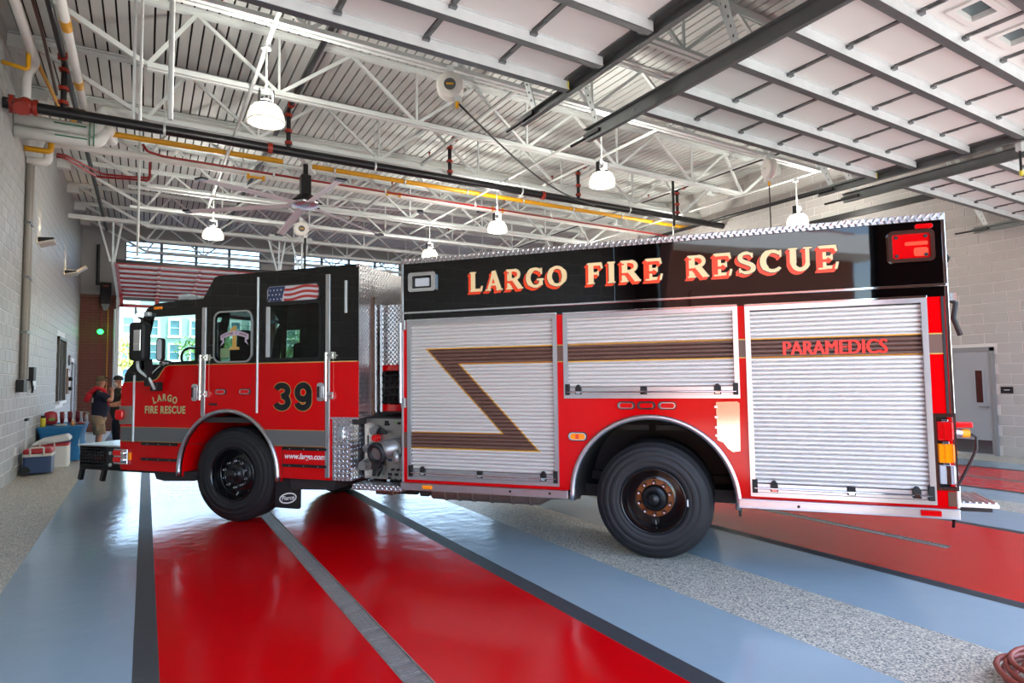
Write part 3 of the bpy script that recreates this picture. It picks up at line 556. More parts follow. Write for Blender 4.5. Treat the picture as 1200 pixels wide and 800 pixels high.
# ---------------------------------------------------------------- high-bay lamps
M_['lamp_glow'] = mat('lit prismatic shade', (236, 230, 214), .35, emit=(255, 246, 224), es=.08)
_n = M_['lamp_glow'].node_tree; _t = _n.nodes.new('ShaderNodeBsdfTransparent'); _x = _n.nodes.new('ShaderNodeMixShader'); _x.inputs[0].default_value = .45
_n.links.new(_t.outputs[0], _x.inputs[2]); _n.links.new(_n.nodes['Principled BSDF'].outputs[0], _x.inputs[1]); _n.links.new(_x.outputs[0], _n.nodes['Material Output'].inputs[0]); M_['bulb'] = mat('lit bulb', (255, 255, 255), .4, emit=(255, 246, 225), es=.8)
M_['lamp_rim'] = mat('white shade rim', (240, 236, 226), .3, emit=(255, 246, 225), es=.1)
def lamp(x, y, z, label, pw=72):
    t = thing('pendant_lamp', label, 'lamp', (x, y, z), group='domed high-bay lamps')
    prof = [(.225, 0), (.232, .03), (.222, .1), (.195, .17), (.15, .22), (.09, .25)]
    m = MB(); m.lathe(prof, n=28); m.lathe([(r-.006, h) for r, h in prof], n=28); m.build('shade', M_['lamp_glow'], t)
    r = MB()
    for k in range(36):
        a = k*math.pi/18; c, s = math.cos(a), math.sin(a); r.tube([((q+.002)*c, (q+.002)*s, h) for q, h in prof[1:5]], .0035, 4)
    r.build('ribs', M_['lamp_rim'], t, kind='stuff')
    MB().lathe([(.215, 0), (.238, -.004), (.238, .014), (.225, .02)], n=28).build('rim', M_['lamp_rim'], t)
    MB().ball((0, 0, .17), .05, 10, (1, 1, 1.2)).build('bulb', M_['bulb'], t)
    MB().lathe([(.1, .235), (.12, .255), (.09, .285), (.02, .29)], n=20).build('cap', M_['black_steel'], t)
    g = MB()
    for s in (-1, 1): g.box(s*.085-.008, s*.085+.008, -.05, .05, .26, .43)
    g.box(-.09, .09, -.05, -.035, .42, .435).box(-.09, .09, .035, .05, .42, .435).cyl((0, 0, .28), (0, 0, .36), .03, n=10)
    g.build('yoke', M_['black_steel'], t)
    MB().cyl((0, 0, .43), (0, 0, 6.14-z), .014, n=8).build('stem', M_['white_steel'], t); MB().cyl((0, 0, 6.06-z), (0, 0, 6.14-z), .06, n=12).build('canopy_box', M_['white_steel'], t)
    l = bpy.data.lights.new('lamp_light', 'POINT'); l.energy = pw; l.color = (1, .95, .86); l.shadow_soft_size = .08
    lo = bpy.data.objects.new('lamp_light', l); COL.objects.link(lo); lo.parent = t; lo.location = (0, 0, .36); l.shadow_soft_size = .12
    l2 = bpy.data.lights.new('lamp_light', 'POINT'); l2.energy = pw*.14; l2.color = l.color; l2.shadow_soft_size = .1; lo = bpy.data.objects.new('lamp_light', l2); COL.objects.link(lo); lo.parent = t; lo.location = (0, 0, -.05)
    return t
lamp(1.30, 8.35, 5.06, 'large lit white domed lamp nearest, left of the hose reel'); lamp(6.93, 8.28, 5.06, 'lit white domed lamp in front of the black pipe above FIRE'); lamp(1.32, 15.9, 5.06, 'small lit domed lamp far left under the fan blades')
lamp(6.98, 12.15, 5.06, 'lit domed lamp right of the fan, hanging from the yellow pipe'); lamp(12.72, 8.34, 5.06, 'lit domed lamp peeking over the truck roof edge at the right'); lamp(6.82, 15.72, 5.05, 'farthest lit lamp just above the front end of the truck body')
lamp(12.72, 12.15, 5.06, 'lit domed lamp near the right wall hidden behind the truck body'); lamp(12.72, 15.9, 5.06, 'lit domed lamp in the far right corner behind the truck')
# ---------------------------------------------------------------- ceiling fan
M_['blade'] = mat('pale aluminium fan blade', (240, 240, 240), .4, 0)
t = thing('ceiling_fan', 'big six-bladed industrial ceiling fan on a black drop rod', 'fan', (2.80, 12.93, 5.30)); 
MB().box(-.045, .045, -.045, .045, .6, .93).build('drop_tube', M_['black_steel'], t, .004); MB().box(-.1, .1, -.1, .1, .22, .64).build('motor_box', M_['black_steel'], t, .01)
MB().lathe([(.02, .22), (.16, .22), (.2, .16), (.28, .1), (.28, .05), (.2, .03), (.02, .03)], n=28).build('hub', M_['black_steel'], t); MB().lathe([(.3, .05), (.3, .02), (.2, -.03), (.02, -.05)], n=28).build('hub_cover', M_['alu'], t)
MB().bar((-.3, -.6, .93), (.3, .6, .93), .1, .1).build('mount_beam', M_['white_steel'], t)
for k in range(6):
    a = D2R(32+60*k); m = MB(); n = 7; z = lambda r: .03-.15*(r/2.4)
    for i in range(n):
        r0, r1 = .3+i*(2.33-.3)/n, .3+(i+1)*(2.33-.3)/n; c, s = math.cos(a), math.sin(a); vs = []
        for r in (r0, r1):
            for q, h in ((-.085, -.022), (-.03, .004), (.05, .012), (.085, .012), (.05, .0), (-.03, -.008)): vs.append((c*r-s*q, s*r+c*q, z(r)+h))
        m.add(vs, [(j, (j+1) % 6, 6+(j+1) % 6, 6+j) for j in range(6)]+([tuple(range(6))] if i == 0 else [])+([tuple(range(11, 5, -1))] if i == n-1 else []))
    b = m.build('blade', M_['blade'], t)
    c, s = math.cos(a), math.sin(a); p = V((c*2.33, s*2.33, z(2.33))); q = V((c*2.46, s*2.46, z(2.46)))
    MB().bar(p, q, .18, .035).build('tip', M_['black_steel'], b); MB().bar((c*.2, s*.2, .07), (c*.36, s*.36, .02), .1, .03).build('blade_bracket', M_['black_steel'], b)
# ---------------------------------------------------------------- cord reels
M_['reel'] = mat('white reel housing', (224, 222, 216), .4); M_['badge'] = mat('grey reel badge', (90, 92, 92), .4)
def reel(x, y, z, label, rz, tail=None):
    t = thing('hose_reel', label, 'reel', (x, y, z), rz, group='white overhead reels')
    m = MB(); m.lathe([(.02, .05), (.17, .05), (.195, .03), (.195, .0), (.17, -.02), (.17, -.06), (.195, -.08), (.195, -.11), (.17, -.13), (.02, -.13)], (0, 0, 0), (0, -1, 0), 32); m.build('drum', M_['reel'], t)
    MB().cyl((0, -.05, 0), (0, -.062, 0), .085, n=24).build('badge', M_['badge'], t); MB().box(-.05, .05, -.066, -.062, -.012, .012).build('badge_stripe', M_['yellow'], t)
    MB().box(-.05, .05, .02, .12, .1, 6.16-z).bar((0, .04, .15), (.35, .04, .12), .05, .05).build('bracket', M_['white_steel'], t)
    MB().box(.06, .16, -.04, .08, -.24, -.16).build('outlet', M_['white_steel'], t); MB().cyl((.1, .0, -.22), (.1, -.0, -.33), .025, n=10).build('stopper', M_['yellow'], t)
    return t
rl = reel(3.66, 7.68, 5.85, 'white round cord reel hanging left, with yellow stopper', D2R(-28))
# its black cord runs back to the far right over the truck
p0 = V((3.77, 7.62, 5.58)); p1 = V((9.55, 11.7, 5.92)); pts = [p0.lerp(p1, i/24)+V((0, 0, -.28*math.sin(math.pi*i/24))) for i in range(25)]
bpy.context.view_layer.update(); _c = MB().tube(pts, .016, 6).build('power_cord', M_['rubber'], rl); _c.matrix_parent_inverse = rl.matrix_world.inverted()
t = reel(10.95, 7.72, 5.88, 'white reel turned edge-on, hanging at the right above the truck', D2R(62)); MB().cyl((.1, 0, -.2), (.1, 0, -2.9), .013, n=6).build('cord', M_['rubber'], t)
t = reel(3.63, 17.22, 5.84, 'far white reel hanging behind the fan hub', D2R(-5)); MB().cyl((.1, 0, -.25), (.1, 0, -1.1), .03, n=8).build('cord', M_['rubber'], t); MB().tube([(.1, 0, -1.1), (.0, 0, -1.6), (.25, 0, -1.9), (.1, 0, -1.3)], .02, 6).build('cord_loop', M_['rubber'], t)
tag(MB().cyl((10.4, 9.9, 5.1), (10.4, 9.9, 6.22), .03, n=8).build('drop_rod', M_['black_steel']), 'black vertical rod with red coupling right of the roof edge', 'rod')
tag(MB().cyl((13.75, 5.0, 6.02), (13.75, 14.5, 6.02), .05, n=10).build('duct_pipe', M_['black_steel']), 'black pipe running along the bay above the lamp near the right block wall', 'pipe')
tag(MB().bar((XR-.04, 3.5, 5.4), (XR-.04, 12.5, 5.42), .05, .14).build('wall_duct', M_['black_steel']), 'long black trunking on the upper right block wall', 'trunking')
tag(MB().box(7.9, 8.25, 14.6, 14.9, 6.28, 6.34).build('speaker_grille', M_['black_steel']), 'flat dark grille between the joists right of centre', 'grille')
# ---------------------------------------------------------------- left wall fittings
t = thing('wall_conduit', 'tall grey conduit pair running down the left block wall to outlet boxes', 'conduit', (XL, 14.05, 0)); M_['conduit'] = mat('grey conduit', (128, 124, 116), .45, .3)
for y in (-.14, .13): MB().cyl((.05, y, 1.75), (.05, y, 5.75), .055, n=10).build('tube', M_['conduit'], t)
for z in (2.6, 3.6, 4.6): MB().box(.0, .11, -.2, .2, z-.02, z+.02).build('strap', M_['galv_dark'], t)
MB().box(.01, .12, -.45, -.05, 1.52, 1.74).build('outlet_box', M_['dark'], t, .005); MB().box(.01, .13, .55, .85, 1.72, 1.98).build('outlet_box', M_['dark'], t, .005); MB().tube([(.08, .7, 1.72), (.1, .72, 1.55), (.07, .9, 1.5), (.06, 1.1, 1.62)], .02, 6).build('cord', M_['rubber'], t); MB().box(.01, .07, 1.0, 1.35, 1.55, 1.82).build('cover_plate', M_['galv'], t)
tag(MB().box(XL, XL+.03, 13.6, 13.75, .42, .55).build('wall_socket', M_['sill']), 'small white socket low on the left wall by the blue cooler', 'socket')
M_['sc_top'] = mat('pale sconce shell', (206, 200, 190), .4)
def sconce(y, z, L, h, label):
    t = thing('wall_light', label, 'lamp', (XL, y, z), group='wedge wall lights')
    for s in (-.24, .22): MB().prism([(0, 0), (L, h), (L*.98, h+.03), (0, h+.015)], s, s+.02, lambda u, v, w: (u+.012, w, v)).build('side', M_['black_steel'], t)
    MB().prism([(0, 0), (L, h), (L, h-.035), (0, -.035)], -.24, .24, lambda u, v, w: (u+.012, w, v)).build('shell', M_['sc_top'], t)
    MB().box(.02, .06, -.18, .18, .03, .05).build('lamp_strip', mat('warm lamp strip', (255, 230, 190), .4, emit=(255, 214, 150), es=8), t)
    l = bpy.data.lights.new('sconce_light', 'SPOT'); l.energy = 9; l.color = (1, .78, .5); l.spot_size = D2R(70); l.spot_blend = .8; l.shadow_soft_size = .04
    lo = bpy.data.objects.new('sconce_light', l); COL.objects.link(lo); lo.parent = t; lo.location = (.1, 0, .1); lo.rotation_euler = (D2R(180), 0, 0)
sconce(15.75, 4.56, .27, .09, 'black sided wedge wall light, nearer one on the left wall'); sconce(20.5, 4.64, .27, .07, 'black sided wedge wall light, farther one on the left wall')
t = thing('flood_light', 'pale square flood light mounted just past the farther wedge light', 'lamp', (XL, 20.95, 4.80)); MB().box(.0, .2, -.03, .03, .0, .06).build('arm', M_['sc_top'], t)
MB().bar((.16, 0, -.06), (.46, 0, .16), .3, .06).build('head', M_['sc_top'], t, .008)
# opener box and light on the brick beside the rear door
t = thing('door_operator', 'black door operator box on the brick pier beside the rear door', 'operator', (-1.22, YR-.02, 4.70)); MB().box(-.16, .16, -.2, 0, -.35, .40).build('housing', M_['dark'], t, .02); MB().prism([(-.13, 0), (.13, 0), (.05, -.22), (-.05, -.22)], -.16, -.05, lambda u, v, w: (u, w, v-.35)).build('chin', M_['galv_dark'], t)
MB().box(-.08, .08, -.204, -.2, .24, .29).build('red_mark', M_['red_iron'], t)
for x, m_, a, b in ((-.12, 'red_pipe', 0, -3.6), (.08, 'yellow', 0, -3.6)): MB().cyl((x, -.06, -.5), (x, -.06, -3.4), .012, n=6).build('pull_cord', M_[m_], t)
tag(MB().cyl((-1.46, YR-.1, 5.0), (-1.46, YR-.1, 6.4), .05, n=8).build('power_conduit', M_['black_steel']), 'black conduit dropping to the door operator box', 'conduit')
tag(MB().cyl((-.95, YR-.06, .9), (-.95, YR-.06, 4.2), .035, n=8).build('power_conduit', M_['galv']), 'galvanised conduit down the brick beside the green light', 'conduit')
t = thing('signal_light', 'glowing green signal light on the brick beside the rear door', 'light', (-1.35, YR-.03, 3.40)); MB().cyl((0, 0, 0), (0, -.06, 0), .1, n=14).build('housing', M_['dark'], t); MB().ball((0, -.08, 0), .09, 12).build('lens', mat('lit green lens', (40, 255, 80), .3, emit=(30, 255, 70), es=3.5), t)
# ---------------------------------------------------------------- the fire truck; local x runs to the nose, y out of the near side
TR = thing('fire_truck', 'red and black fire rescue truck parked diagonally across the red floor lanes', 'fire truck', (3.940, 4.109, 0), math.atan2(.77188, -.63577))
W = 2.5
def gloss(name, c, rough=.06, wob=.02, coat=.6, spec=.28):
    m = mat(name, c, rough, 0, coat=coat); n = m.node_tree.nodes; L = m.node_tree.links; b = n['Principled BSDF']
    tc = n.new('ShaderNodeTexCoord'); t = n.new('ShaderNodeTexNoise'); t.inputs['Scale'].default_value = 1.3; L.new(tc.outputs['Object'], t.inputs['Vector'])
    bp = n.new('ShaderNodeBump'); bp.inputs['Strength'].default_value = wob; bp.inputs['Distance'].default_value = .1; b.inputs['Specular IOR Level'].default_value = spec; L.new(t.outputs['Fac'], bp.inputs['Height']); L.new(bp.outputs[0], b.inputs['Normal']); L.new(bp.outputs[0], b.inputs['Coat Normal']); return m
M_['red'] = gloss('fire red paint', (214, 2, 8), .1, .02, 0); M_['black'] = gloss('gloss black paint', (3, 3, 4), .03, .02, 0, .5); M_['gold'] = mat('gold leaf line', (196, 160, 84), .4, .3)
M_['cream'] = mat('cream gold leaf', (238, 212, 160), .4); M_['orange_red'] = mat('orange red letter shade', (232, 66, 24), .4); M_['ink'] = mat('black lettering', (14, 16, 20), .4)
M_['grey_stripe'] = mat('grey reflective stripe', (104, 104, 104), .45); M_['brown'] = mat('brown reflective stripe', (104, 74, 62), .45); M_['paramedic'] = mat('red door lettering', (240, 44, 30), .4)
M_['diamond'] = diamond_mat('diamond plate', (218, 218, 220)); M_['stainless'] = mat('stainless panel', (170, 164, 156), .3, .9, .08, 4); M_['tyre'] = mat('tyre rubber', (30, 30, 33), .6, 0, .1, 20, .1, 120)
M_['rim'] = mat('black wheel disc', (14, 15, 18), .2, 0, coat=.5); M_['rust'] = mat('rusty hub ring', (150, 84, 40), .7, 0, .3, 30); M_['tail_red'] = mat('red lens', (196, 4, 10), .12, emit=(255, 10, 10), es=.03); M_['amber'] = mat('amber lens', (246, 140, 10), .12, emit=(255, 140, 0), es=.05); M_['clear'] = mat('clear lens', (214, 222, 230), .08, .3)
M_['liner'] = mat('wheel arch liner', (44, 40, 40), .7); M_['muffler'] = mat('dull muffler steel', (124, 108, 102), .55, .4, .15, 7); M_['white'] = mat('white lettering', (240, 240, 240), .4); M_['seat'] = mat('dark seat cloth', (52, 58, 60), .8); M_['cast'] = mat('grey cast valve', (150, 148, 146), .35, .6, .12, 20)
def slat_mat():
    m = mat('roller slat aluminium', (226, 224, 220), .42, .4); n = m.node_tree.nodes; L = m.node_tree.links; b = n['Principled BSDF']
    tc = n.new('ShaderNodeTexCoord'); tc.object = TR; sp = n.new('ShaderNodeSeparateXYZ'); L.new(tc.outputs['Object'], sp.inputs[0]); u, z = sp.outputs[0], sp.outputs[2]
    def q(op, a, c):
        x = n.new('ShaderNodeMath'); x.operation = op
        for i, e in enumerate((a, c)):
            if isinstance(e, (int, float)): x.inputs[i].default_value = e
            else: L.new(e, x.inputs[i])
        return x.outputs[0]
    mn = lambda *a: a[0] if len(a) == 1 else q('MINIMUM', a[0], mn(*a[1:])); mxx = lambda a, c: q('MAXIMUM', a, c)
    s = q('SUBTRACT', u, q('MULTIPLY', z, .975)); sl = q('MULTIPLY', q('SUBTRACT', .351, s), .71); sr = q('MULTIPLY', q('SUBTRACT', s, .131), .71)
    zt = q('SUBTRACT', 1.978, z); zb = q('SUBTRACT', z, .951)
    top = mn(zt, q('SUBTRACT', z, 1.813), sl); dia = mn(sl, sr, zt, zb); bot = mn(q('SUBTRACT', 1.118, z), zb, sr)
    d = mxx(top, q('MULTIPLY_ADD' if False else 'MINIMUM', mxx(dia, bot), q('SUBTRACT', u, .85)))
    fb = q('GREATER_THAN', d, .008); fg = q('MULTIPLY', q('GREATER_THAN', d, -.004), q('SUBTRACT', 1, fb))
    m1 = n.new('ShaderNodeMix'); m1.data_type = 'RGBA'; m1.inputs[6].default_value = lin((226, 224, 220)); m1.inputs[7].default_value = lin((104, 76, 66)); L.new(fb, m1.inputs[0])
    m2 = n.new('ShaderNodeMix'); m2.data_type = 'RGBA'; m2.inputs[7].default_value = lin((214, 160, 60)); L.new(fg, m2.inputs[0]); L.new(m1.outputs[2], m2.inputs[6]); L.new(m2.outputs[2], b.inputs['Base Color'])
    L.new(q('MULTIPLY', q('SUBTRACT', 1, mxx(fb, fg)), .4), b.inputs['Metallic']); return m
M_['slat'] = slat_mat()
def side(y): return lambda u, v, w: (u, y+w, v)
def P(name, mb, m, parent=TR, bev=0, **k): return mb.build(name, M_[m] if isinstance(m, str) else m, parent, bev, **k)
B = lambda *a: MB().box(*a)
# --- body core and skins
RA, RAz, RAr = 0.0, .56, .735; FA, FAz, FAr = 4.885, .585, .735
P('body_core', B(.80, 2.53, -W+.04, -.06, .60, 2.28).box(-2.31, -.78, -W+.04, -.06, .60, 2.28).box(-.78, .80, -W+.04, -.06, 1.42, 2.28), 'liner')
ol = [(2.55, .60), (2.55, 2.27), (-2.33, 2.27), (-2.33, 1.33), (-2.205, 1.33), (-2.205, .755), (-2.33, .755), (-2.33, .60), (RA-RAr, .60)]+arc(RA, RAz, RAr, 180-3, 3, 32)[0:0]+arc(RA, RAz, RAr, 177, 3, 32)+[(RA+RAr, .60)]
D = [(.862, 2.488, .63, 2.285), (-.775, .80, 1.465, 2.28), (-2.193, -.833, .63, 2.275)]
hol = [[(a+.02, c+.02), (b-.02, c+.02), (b-.02, d-.02), (a+.02, d-.02)] for a, b, c, d in D]
P('side_panel', plate(ol, hol, .03, side(-.03)), 'red')
P('side_panel', plate([(2.55, .60), (2.55, 2.27), (-2.33, 2.27), (-2.33, .60), (RA-RAr, .60)]+arc(RA, RAz, RAr, 177, 3, 24)+[(RA+RAr, .60)], [], .03, side(-W)), 'red')
P('rear_panel', B(-2.33, -2.30, -W+.03, -.03, .60, 2.27), 'red'); P('front_panel', B(2.52, 2.55, -W+.03, -.03, .60, 2.27), 'red')
P('upper_panel', B(.292, 2.55, -W, 0, 2.372, 2.886), 'black', bev=.004); P('upper_panel', B(-2.33, .288, -W, 0, 2.372, 2.886), 'black', bev=.004)
P('header_panel', B(-2.33, 2.55, -W, -.004, 2.27, 2.36), 'black'); P('trim_strip', B(-2.335, 2.555, -.02, .012, 2.352, 2.374), 'chrome', bev=.004)
P('roof_edge', B(-2.335, 2.555, -.35, .012, 2.884, 2.94), 'diamond', bev=.004); P('roof_plate', B(-2.335, 2.555, -W, -.35, 2.884, 2.92), 'diamond')
P('corner_trim', B(-2.345, -2.318, -.06, .008, 1.33, 2.94), 'chrome', bev=.004); P('corner_trim', B(2.535, 2.56, -.06, .008, .6, 2.94), 'alu', bev=.004)
P('corner_trim', B(-2.31, -2.29, -.0, .006, 1.34, 2.27), 'dark')
for a, b in ((.80, .862), (-.833, -.775), (-2.30, -2.193)):
    P('stripe_patch', B(a, b, 0, .002, 1.822, 1.970), 'brown')
    for z in (1.812, 1.970): P('gold_line', B(a, b, 0, .0025, z, z+.010), 'gold')
P('stripe_patch', B(2.488, 2.54, 0, .002, .955, 1.115), 'brown')
# --- roll-up doors
def slat(l, h=.0372):
    m = MB(); pr = [(0, -.012), (.004, .0), (.010, .006), (.019, .009), (.027, .006), (.033, .0), (h, -.012)]
    vs = [(0, y, z) for z, y in pr]+[(l, y, z) for z, y in pr]; n = len(pr); m.add(vs, [(i, i+1, n+i+1, n+i) for i in range(n-1)], True); return m.mesh('slat', M_['slat'])
def rollup(a, b, c, d, latches, bar):
    f = plate([(a, c), (b, c), (b, d), (a, d)], [[(a+.042, c+.035), (b-.042, c+.035), (b-.042, d-.05), (a+.042, d-.05)]], .03, side(-.016))
    t = P('rollup_door', f, 'alu', bev=.004)
    P('hood_strip', B(a, b, -.01, .022, d-.012, d+.006), 'chrome', t, .003)
    me = slat(b-a-.084); z = c+.105; k = 0
    while z < d-.055: obj('slat', me, t, loc=(a+.042, -.018, z)); z += .0372
    P('bottom_rail', B(a+.04, b-.04, -.02, -.004, c+.03, c+.105), 'alu', t, .002); P('lift_bar', MB().cyl((a+.03, .012, bar), (b-.03, .012, bar), .009, n=8), 'chrome', t)
    P('door_seal', B(a+.035, b-.035, -.02, .004, c+.026, c+.036), 'dark', t)
    for u in latches:
        q = P('latch', B(u-.03, u+.03, -.01, .018, bar-.025, bar+.045), 'dark', t, .005); P('latch_plate', B(u-.02, u+.02, .018, .021, bar-.018, bar+.002), 'chrome', t)
    for u in (a+.035, b-.035): P('guide_end', B(u-.022, u+.022, -.01, .02, c+.03, bar+.075), 'dark', t, .004)
    for u in (latches[0], latches[-1]): P('latch_hook', MB().cyl((u, -.004, bar+.05), (u, .016, bar+.05), .02, n=10), 'dark', t)
    return t
rollup(*D[0], (2.315, 1.68, 1.02), .70); rollup(*D[1], (.66, .05, -.59), 1.525); rollup(*D[2], (-1.02, -1.60, -2.06), .70)
# --- side fittings
P('rub_rail', B(.775, 2.555, -.05, .035, .525, .598).box(.775, 2.555, .035, .042, .585, .598).box(.775, 2.555, .035, .042, .525, .535), 'alu', bev=.004)
P('rub_rail', B(-2.335, -.735, -.05, .035, .532, .608).box(-2.335, -.735, .035, .042, .595, .608).box(-2.335, -.735, .035, .042, .532, .542), 'alu', bev=.004)
P('side_marker', B(2.19, 2.30, .035, .05, .545, .582), 'amber', bev=.004); P('side_marker', B(-2.21, -2.07, .035, .05, .55, .592), 'tail_red', bev=.004)
for u in (1.35, .95, -1.2): P('rail_bolt', MB().cyl((u, .035, .565), (u, .042, .568), .012, n=8), 'dark')
def oval(uc, zc, l, h, m, name):
    t = P(name, MB().prism(rrect(uc-l/2, uc+l/2, zc-h/2, zc+h/2, h/2-.001, 6), 0, .016, side(0)), 'chrome'); P('gasket', MB().prism(rrect(uc-l/2-.008, uc+l/2+.008, zc-h/2-.008, zc+h/2+.008, h/2+.006, 6), 0, .006, side(0)), 'dark', t)
    P('lens', MB().prism(rrect(uc-l/2+.013, uc+l/2-.02, zc-h/2+.008, zc+h/2-.008, h/2-.010, 6), 0, .022, side(0)), m, t); return t
for u in (.214, .032, -.154): oval(u, 1.40, .15, .058, 'tail_red', 'warning_light')
t = oval(.677, 1.107, .172, .072, 'amber', 'marker_light'); P('lens_divider', B(.66, .694, .0, .024, 1.085, 1.13), 'orange_red', t)
P('mirror_plate', MB().prism([(-.573, 1.432), (-.75, 1.437), (-.768, 1.42), (-.76, 1.01), (-.70, 1.0), (-.66, 1.03), (-.625, 1.08), (-.577, 1.10)], .001, .006, side(0)), mat('polished steel guard', (196, 184, 170), .09, 1))
for z in (1.13, 1.2, 1.29, 1.38): P('plate_clip', B(-.585, -.56, 0, .014, z, z+.02), 'alu')
# arches
def arch(cx, cz, r, y, name='arch_trim', m='alu'):
    mb = MB(); A = arc(cx, cz, 1, 184, -4, 40); pr = [(0, -.02), (0, .012), (.014, .03), (.034, .034), (.05, .02), (.05, -.02)]
    vs = [(cx+(p[0]-cx)*(r-.045+q), y+h, cz+(p[1]-cz)*(r-.045+q)) for p in A for q, h in pr]; n = len(pr)
    mb.add(vs, [(i*n+k, i*n+(k+1) % n, (i+1)*n+(k+1) % n, (i+1)*n+k) for i in range(len(A)-1) for k in range(n)]+[tuple(range(n)), tuple(range(len(vs)-1, len(vs)-n-1, -1))], True); return P(name, mb, m)
arch(RA, RAz, RAr+.02, 0); arch(FA, FAz, FAr+.02, 0)
def liner(cx, cz, r, m, y0, y1):
    mb = MB(); A = arc(cx, cz, r, 185, -5, 32); n = len(A)
    mb.add([(p[0], y0, p[1]) for p in A]+[(p[0], y1, p[1]) for p in A], [(i, i+1, n+i+1, n+i) for i in range(n-1)], True); mb.prism(A, y0, y0+.01, lambda u, v, w: (u, w, v)); return P('arch_liner', mb, m)
liner(RA, RAz, RAr-.01, 'liner', -.95, -.03); liner(FA, FAz, FAr-.01, 'red', -.75, -.03)
for u in (.2, -.15): P('liner_bracket', B(u-.14, u+.14, -.5, -.42, 1.14, 1.19), 'dark')
# --- wheels
def wheel(u, y, r, wdt, recess, steer, hub_m, nut_m, s=1):
    """outer face at y, facing +y*s"""
    t = thing('wheel', None, None, (u, y, r)); t.parent = TR; t.rotation_euler.z = steer
    k = r/.53; q = lambda a: [(x*k, h) for x, h in a]; ax = (0, s, 0)
    tp = [(.292, -.02), (.31, .0), (.335, .006), (.345, .002), (.352, .007), (.40, .004), (.405, -.002), (.412, .003), (.43, .0), (.455, -.006), (.459, -.014), (.468, -.012), (.485, -.022), (.495, -.03), (.502, -.045), (.516, -.05), (.53, -.07)]
    mb = MB(); mb.lathe(q(tp)+[(r, -.10), (r-.014, -.104), (r-.014, -.116), (r, -.12), (r, -wdt/2-.02), (r-.014, -wdt/2-.016), (r-.014, -wdt/2+.0), (r, -wdt/2+.004), (r, -wdt+.12), (r-.014, -wdt+.116), (r-.014, -wdt+.104), (r, -wdt+.10), (r, -wdt+.07), (.5*k, -wdt+.03), (.4*k, -wdt), (.292*k, -wdt)], (0, 0, 0), ax, 64)
    ty = P('tyre', mb, 'tyre', t)
    mb = MB()
    for i in range(56):
        a = 2*math.pi*i/56; c, sn = math.cos(a), math.sin(a); mb.bar((c*(r-.02), -s*.052, sn*(r-.02)), (c*(r+.001), -s*.1, sn*(r+.001)), .012, .006, (c, 0, sn))
    P('tread_notches', mb, 'dark', t, kind='stuff')
    rp = [(.292, -.02), (.296, .0), (.29, .008), (.283, .0), (.272, -.02), (.268, -.07), (.262, -.09), (.258, -recess), (.16, -recess-.01), (.15, -recess)]
    rm = P('rim', MB().lathe(q(rp), (0, 0, 0), ax, 48), 'rim', t)
    P('wheel_disc', MB().lathe(q([(.262, -recess), (.21, -recess+.012), (.178, -recess+.03), (.06, -recess+.03)]), (0, 0, 0), ax, 40), 'rim', t)
    P('hub_ring', MB().lathe(q([(.175, -recess+.03), (.172, -recess+.042), (.1, -recess+.042)]), (0, 0, 0), ax, 36), hub_m, t)
    hl = .10 if recess > .1 else .09
    h = P('hub', MB().lathe(q([(.125, -recess+.03), (.12, -recess+.07), (.10, -recess+.085), (.06, -recess+.09), (.055, -recess+hl+.03), (.045, -recess+hl+.045), (.001, -recess+hl+.05)]), (0, 0, 0), ax, 28), 'black_steel', t)
    for i in range(10):
        a = 2*math.pi*(i+.5)/10; x, z = .148*k*math.cos(a), .148*k*math.sin(a); b = -recess+.042
        n = P('lug_nut', MB().cyl((x, s*b, z), (x, s*(b+.035), z), .017, n=6).cyl((x, s*(b+.035), z), (x, s*(b+.06), z), .013, .010, n=8), nut_m, t)
        if nut_m == 'black_steel': P('nut_tip', MB().cyl((x, s*(b+.06), z), (x, s*(b+.066), z), .010, n=8), M_['tip'], t)
    P('hand_hole', MB().cyl((0, s*(-recess+.016), -.21*k), (0, s*(-recess+.024), -.21*k), .038, n=16), 'dark', t); P('valve_stem', MB().cyl((.0, s*(-recess+.02), -.21*k), (-.01, s*(-recess+.07), -.235*k), .005, n=6), 'galv', t)
    return t
M_['tip'] = mat('pale pink nut tip', (226, 190, 190), .5)
rw = wheel(RA, -.05, .53, .30, .20, 0, 'rust', 'black_steel'); P('balance_weight', B(-.312, -.3, .004, .012, -.03, .03), 'white', rw)
wheel(RA, -.40, .53, .30, .2, 0, 'rust', 'black_steel'); wheel(RA, -W+.05, .53, .62, .2, 0, 'rust', 'black_steel', -1)
fw = wheel(4.905, -.10, .56, .42, .14, D2R(4), 'black_steel', 'chrome'); wheel(4.905, -W+.06, .56, .42, .14, D2R(4), 'black_steel', 'chrome', -1)
P('axle', MB().cyl((RA, -.3, .53), (RA, -W+.3, .53), .09, n=12).cyl((4.83, -.4, .52), (4.83, -W+.4, .52), .07, n=12), 'liner')
